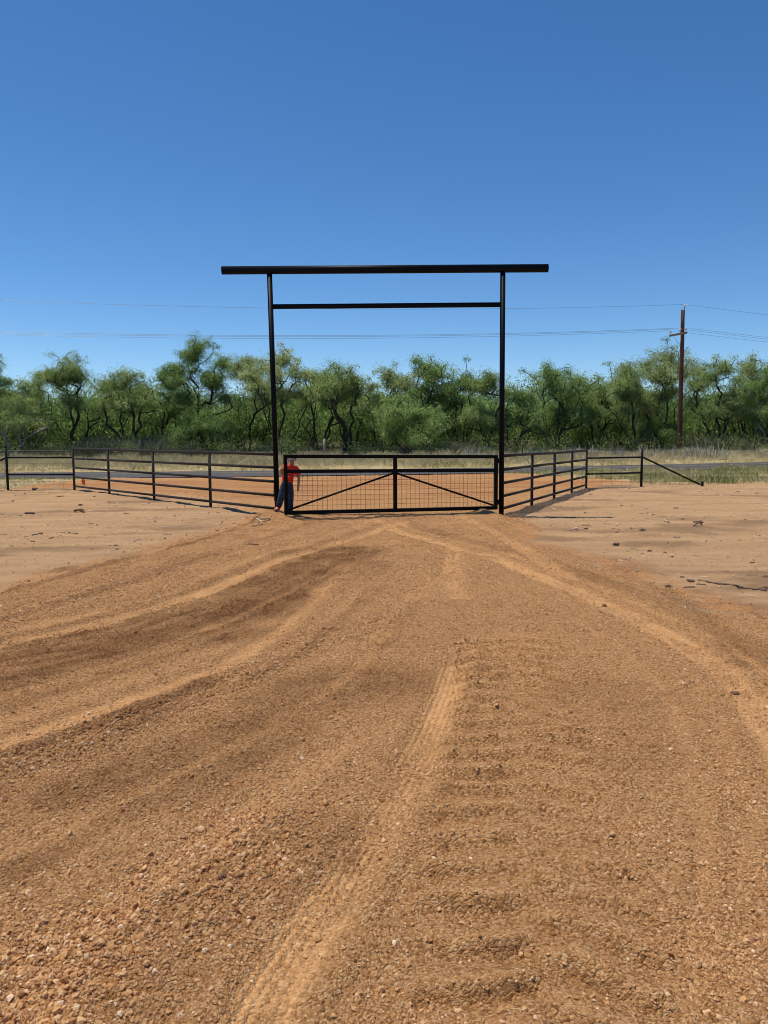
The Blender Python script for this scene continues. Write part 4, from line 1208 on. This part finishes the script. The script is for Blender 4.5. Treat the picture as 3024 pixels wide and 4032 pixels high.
tree('upright leafy tree just left of the right arch post', 1058, 795, 112, 53.5, A, 5, 0.0, 0.32, 105, seed=16)
tree('large rounded tree, the broadest crown, right of the right arch post', 1190, 765, 206, 54.5, B_, 5, 0.0, 0.28, 190, seed=17, tone=0.6, r0=0.18)
tree('low tree with knotted dark branches behind the right wing fence', 1115, 830, 112, 52.5, B_, 5, 0.1, 0.32, 80, seed=18)
tree('sparse tree with sky showing through its limbs above the right wing fence end', 1290, 808, 150, 56.5, A, 5, 0.2, 0.44, 95, seed=19)
tree('arching tree with bowed open limbs left of the utility pole', 1365, 775, 143, 53.5, A, 5, -0.5, 0.44, 110, seed=20)
tree('tall drooping tree whose top stands behind the utility pole', 1440, 736, 181, 56.5, C_, 5, -0.2, 0.38, 150, seed=21, tone=0.35)
tree('drooping tree with a long slanting limb right of the utility pole', 1535, 766, 150, 54.5, A, 5, 0.6, 0.42, 120, seed=22)
tree('pale wispy tree second from the right frame edge', 1605, 765, 125, 57.5, C_, 4, 0.2, 0.42, 95, seed=23, tone=0.4)
tree('tree with grey bent limb cut off by the right frame edge', 1668, 768, 143, 54.5, B_, 5, -0.2, 0.34, 110, seed=24, bark=M_BARKP)
tree('small shrubby tree at the foot of the tree behind the utility pole', 1405, 885, 130, 55.5, B_, 5, 0.0, 0.22, 80, seed=25, r0=0.07)
tree('leafy low tree beneath the tallest tree', 430, 880, 131, 53, B_, 5, 0.0, 0.25, 80, seed=26, r0=0.07)


def woodland():
    """The far wood behind the front trees: reads as one green mass."""
    r = np.random.default_rng(55); cs = []; rs = []; tn = []; m = MB()
    for k in range(210):
        D = 58.5 + 13 * r.random(); x = (r.random() * 2 - 1) * 0.66 * D; z0 = float(base_z(x, D))
        H = 4.1 + 1.6 * r.random() - (0.4 if D < 61 else 0); w = 2.0 + 1.5 * r.random()
        n = 26; d = r.normal(size=(n, 3)); d /= np.linalg.norm(d, axis=1)[:, None]
        c = np.array([x, D, z0 + H * 0.52]) + d * np.array([w, w, H * 0.43]) * (r.random((n, 1)) ** 0.4)
        c[:, 2] = np.maximum(c[:, 2], z0 + 0.4); cs.append(c); rs.append(0.5 + 0.5 * r.random(n)); tn.append(np.clip(r.normal(0.42, 0.15) + r.normal(0, 0.1, n), 0, 1))
        for s in range(3):
            a = r.random() * 6.28; q = Vector((x + 0.3 * math.cos(a), D, z0 - 0.2)); e = Vector((x + 1.2 * math.cos(a), D + math.sin(a), z0 + H * 0.6))
            m.tube([q, q.lerp(e, 0.5) + Vector((r.normal(0, 0.3), 0, 0)), e], [0.11, 0.07, 0.03], 6, caps=False)
    V, Fq, t = clump_leaves(np.concatenate(cs), np.concatenate(rs), 110, 0.28, 0.032, 0.6, np.concatenate(tn), r)
    b = len(V); V = np.concatenate([V, np.array([tuple(p) for p in m.v])]); Fq = np.concatenate([Fq, np.array(m.f) + b])
    me = np_mesh('woodland', V, Fq, M_LEAF_B, False, {'tone': np.concatenate([t, np.zeros(len(m.v))])})
    me.materials.append(M_BARK)
    mi = np.zeros(len(Fq), dtype=np.int32); mi[-len(m.f):] = 1; me.polygons.foreach_set('material_index', mi)
    o = link('woodland', me); tag(o, 'dense green wood behind the front row of trees', 'wood', kind='stuff')


def slivers(name, label, cat, x, y, h, width, lean, tone, mat, seed):
    """Thin upright blades or twigs as one mesh."""
    r = np.random.default_rng(seed); n = len(x)
    z = base_z(x, y) + smooth(30, 40, y) * 0.06 * fbm(x, y, 1.5, 3, 61) - 0.03
    a = r.random(n) * 2 * math.pi; f = r.random(n) * 2 * math.pi
    lx = np.cos(a) * lean * h * r.random(n); ly = np.sin(a) * lean * h * r.random(n)
    wx, wy = np.cos(f) * width, np.sin(f) * width
    V = np.stack([np.stack([x - wx, y - wy, z], -1), np.stack([x + wx, y + wy, z], -1), np.stack([x + lx * 0.45 + wx * 0.7, y + ly * 0.45 + wy * 0.7, z + h * 0.6], -1),
                  np.stack([x + lx, y + ly, z + h], -1)], 1).reshape(-1, 3)
    Fq = np.arange(n * 4).reshape(-1, 4)
    o = link(name, np_mesh(name, V, Fq, mat, False, {'tone': np.repeat(np.clip(tone, 0, 1), 4)}))
    return tag(o, label, cat, kind='stuff')


def vegetation():
    r = np.random.default_rng(66)
    # brush at the foot of the trees
    n = 70000
    y = 48.2 + 9.5 * r.random(n) ** 1.1; x = (r.random(n) * 2 - 1) * 0.62 * y
    cl = fbm(x, y, 1.6, 3, 201); k = cl > -0.28; x, y, cl = x[k], y[k], cl[k]; n = len(x)
    h = (0.30 + 1.0 * np.clip(cl + 0.35, 0, 1)) * (0.75 + 0.7 * fbm(x, y * 0.3, 4.0, 2, 205)) * (0.45 + 0.75 * r.random(n)) * smooth(47.4, 50.5, y)
    t = 0.36 + 0.45 * fbm(x, y, 2.6, 3, 203) + r.normal(0, 0.16, n)
    slivers('undergrowth', 'grey brown twiggy brush at the foot of the trees', 'undergrowth', x, y, h, 0.011, 0.6, t, M_BRUSH, 3)
    # leaves on the brush
    cl = []; n2 = 260
    yy = 47.5 + 8 * r.random(n2); xx = (r.random(n2) * 2 - 1) * 0.62 * yy
    c = np.stack([xx, yy, base_z(xx, yy) + 0.3 + 0.75 * r.random(n2)], -1)
    V, Fq, t = clump_leaves(c, 0.35 + 0.3 * r.random(n2), 70, 0.13, 0.014, 0.1, np.clip(0.35 + 0.3 * fbm(xx, yy, 3, 2, 207), 0, 1), r)
    o = link('brush_leaves', np_mesh('brush_leaves', V, Fq, M_LEAF_A, False, {'tone': t * 0.8})); tag(o, 'small green leaves on the brush below the trees', 'undergrowth', kind='stuff')
    # tall dry grass beyond the road
    n = 95000
    x = (r.random(n) * 2 - 1) * 30; rn = road_near(x) + 3.8; y = rn + 0.1 + (49.5 - rn) * r.random(n) ** 0.9
    k = (y > rn) & (fbm(x, y, 0.9, 3, 211) > -0.35); x, y, rn = x[k], y[k], rn[k]; n = len(x)
    near = smooth(3.2, 0.2, y - rn)
    h = (0.12 + 0.24 * smooth(0.3, 4, y - rn)) * (0.5 + 0.8 * r.random(n)) * (0.8 + 0.8 * np.clip(fbm(x, y, 1.1, 2, 213), -0.5, 1))
    t = 0.88 - 0.45 * near + 0.28 * fbm(x, y, 1.3, 3, 215) + r.normal(0, 0.16, n)
    slivers('tall_grass', 'dry straw coloured grass strip between the road and the trees', 'grass', x, y, h, 0.012, 1.3, t, M_GRASS, 4)
    # verge on the right before the road
    n = 60000
    x = 4 + 22 * r.random(n); rn = road_near(x); y = 27.3 + (rn - 27.5) * r.random(n)
    sdr, s2, _, _, _, _ = soils(x, y)
    d = fbm(x, y, 1.2, 3, 221)
    k = (s2 < -0.2) & (y < rn - 0.1) & (d + 0.5 * smooth(27, 31, y) + 0.25 * (y > rn - 1.5) > 0.12 + 0.5 * (r.random(n) - 0.5)); x, y, d = x[k], y[k], d[k]; n = len(x)
    h = (0.10 + 0.20 * np.clip(d + 0.3, 0, 1)) * (0.5 + 0.8 * r.random(n))
    t = 0.58 - 0.45 * np.clip(fbm(x, y, 2.0, 3, 225) + 0.1, -0.6, 1) + r.normal(0, 0.17, n)
    slivers('verge_grass', 'patchy green and straw grass before the road on the right', 'grass', x, y, h, 0.013, 0.8, t, M_GRASS, 5)
    # sparse straw on the left before the road
    n = 26000
    x = -26 + 18 * r.random(n); rn = road_near(x); y = 27.0 + (rn - 27.0) * r.random(n)
    sdr, s2, _, _, _, _ = soils(x, y)
    k = (s2 < -0.1) & (y < rn - 0.1) & (fbm(x, y, 0.9, 3, 231) > 0.0); x, y = x[k], y[k]; n = len(x)
    slivers('straw', 'sparse pale straw before the road on the left', 'grass', x, y, (0.05 + 0.10 * r.random(n)), 0.012, 1.2, 0.85 + r.normal(0, 0.12, n) - 0.5 * (road_near(x) - y < 1.0), M_GRASS, 6)
    # white dead weeds behind the right wing
    n = 1500
    x = 4.5 + 15 * r.random(n); y = 43.0 + 3.0 * r.random(n); k = fbm(x, y, 1.0, 2, 241) > 0.05; x, y = x[k], y[k]; n = len(x)
    slivers('dead_weeds', 'pale dead weed stalks before the trees on the right', 'weeds', x, y, 0.4 + 0.6 * r.random(n), 0.008, 0.4, 0.95 + r.normal(0, 0.06, n), M_BRUSH, 7)


def litter():
    """Chips, bits of twig and straw lying flat on the bare dirt."""
    r = np.random.default_rng(91); n = 2600
    y = 6 + 20 * r.random(n) ** 0.8; x = (r.random(n) * 2 - 1) * 0.6 * y
    sd, s2, t_, d_, c_, u_ = soils(x, y)
    k = (sd < -0.1) & (fbm(x, y, 1.3, 3, 301) > -0.15 * r.random(n)); x, y = x[k], y[k]; sd, t_, c_, u_ = sd[k], t_[k], c_[k], u_[k]; n = len(x)
    z = relief(x, y, sd, t_, c_, u_) + 0.004
    L = 0.015 + 0.075 * r.random(n) ** 3; a = r.normal(0, 0.7, n); w = 0.004 + 0.010 * r.random(n) ** 2; hgt = 0.006 + 0.02 * r.random(n) ** 3
    dx, dy = np.cos(a) * L, np.sin(a) * L; wx, wy = -np.sin(a) * w, np.cos(a) * w
    V = np.stack([np.stack([x - dx - wx, y - dy - wy, z], -1), np.stack([x + dx - wx, y + dy - wy, z], -1), np.stack([x + dx + wx, y + dy + wy, z], -1), np.stack([x - dx + wx, y - dy + wy, z], -1),
                  np.stack([x - dx * 0.7, y - dy * 0.7, z + hgt], -1), np.stack([x + dx * 0.7, y + dy * 0.7, z + hgt], -1)], 1)
    Fq = (np.array([(0, 1, 5, 4), (2, 3, 4, 5), (1, 2, 5, 5), (3, 0, 4, 4)])[None] + (np.arange(n) * 6)[:, None, None]).reshape(-1, 4)[:]
    tri = np.array([(0, 1, 5), (0, 5, 4), (2, 3, 4), (2, 4, 5), (1, 2, 5), (3, 0, 4)])
    Fq = (tri[None] + (np.arange(n) * 6)[:, None, None]).reshape(-1, 3)
    tone = np.repeat(np.where(r.random(n) < 0.4, 0.2 + 0.25 * r.random(n), 0.8 + 0.2 * r.random(n)), 6)
    m, nt, b = new_mat('dry_litter'); nt.links.new(ramp(nt, attr(nt, 'tone'), [(0, (0.05, 0.032, 0.02)), (0.4, (0.20, 0.13, 0.08)), (1, (0.68, 0.50, 0.32))]), b.inputs['Base Color']); b.inputs['Roughness'].default_value = 0.9
    o = link('litter', np_mesh('litter', V.reshape(-1, 3), Fq, m, False, {'tone': tone})); tag(o, 'bits of dry twig, bark and straw on the bare dirt', 'litter', kind='stuff')


woodland()
vegetation()
litter()
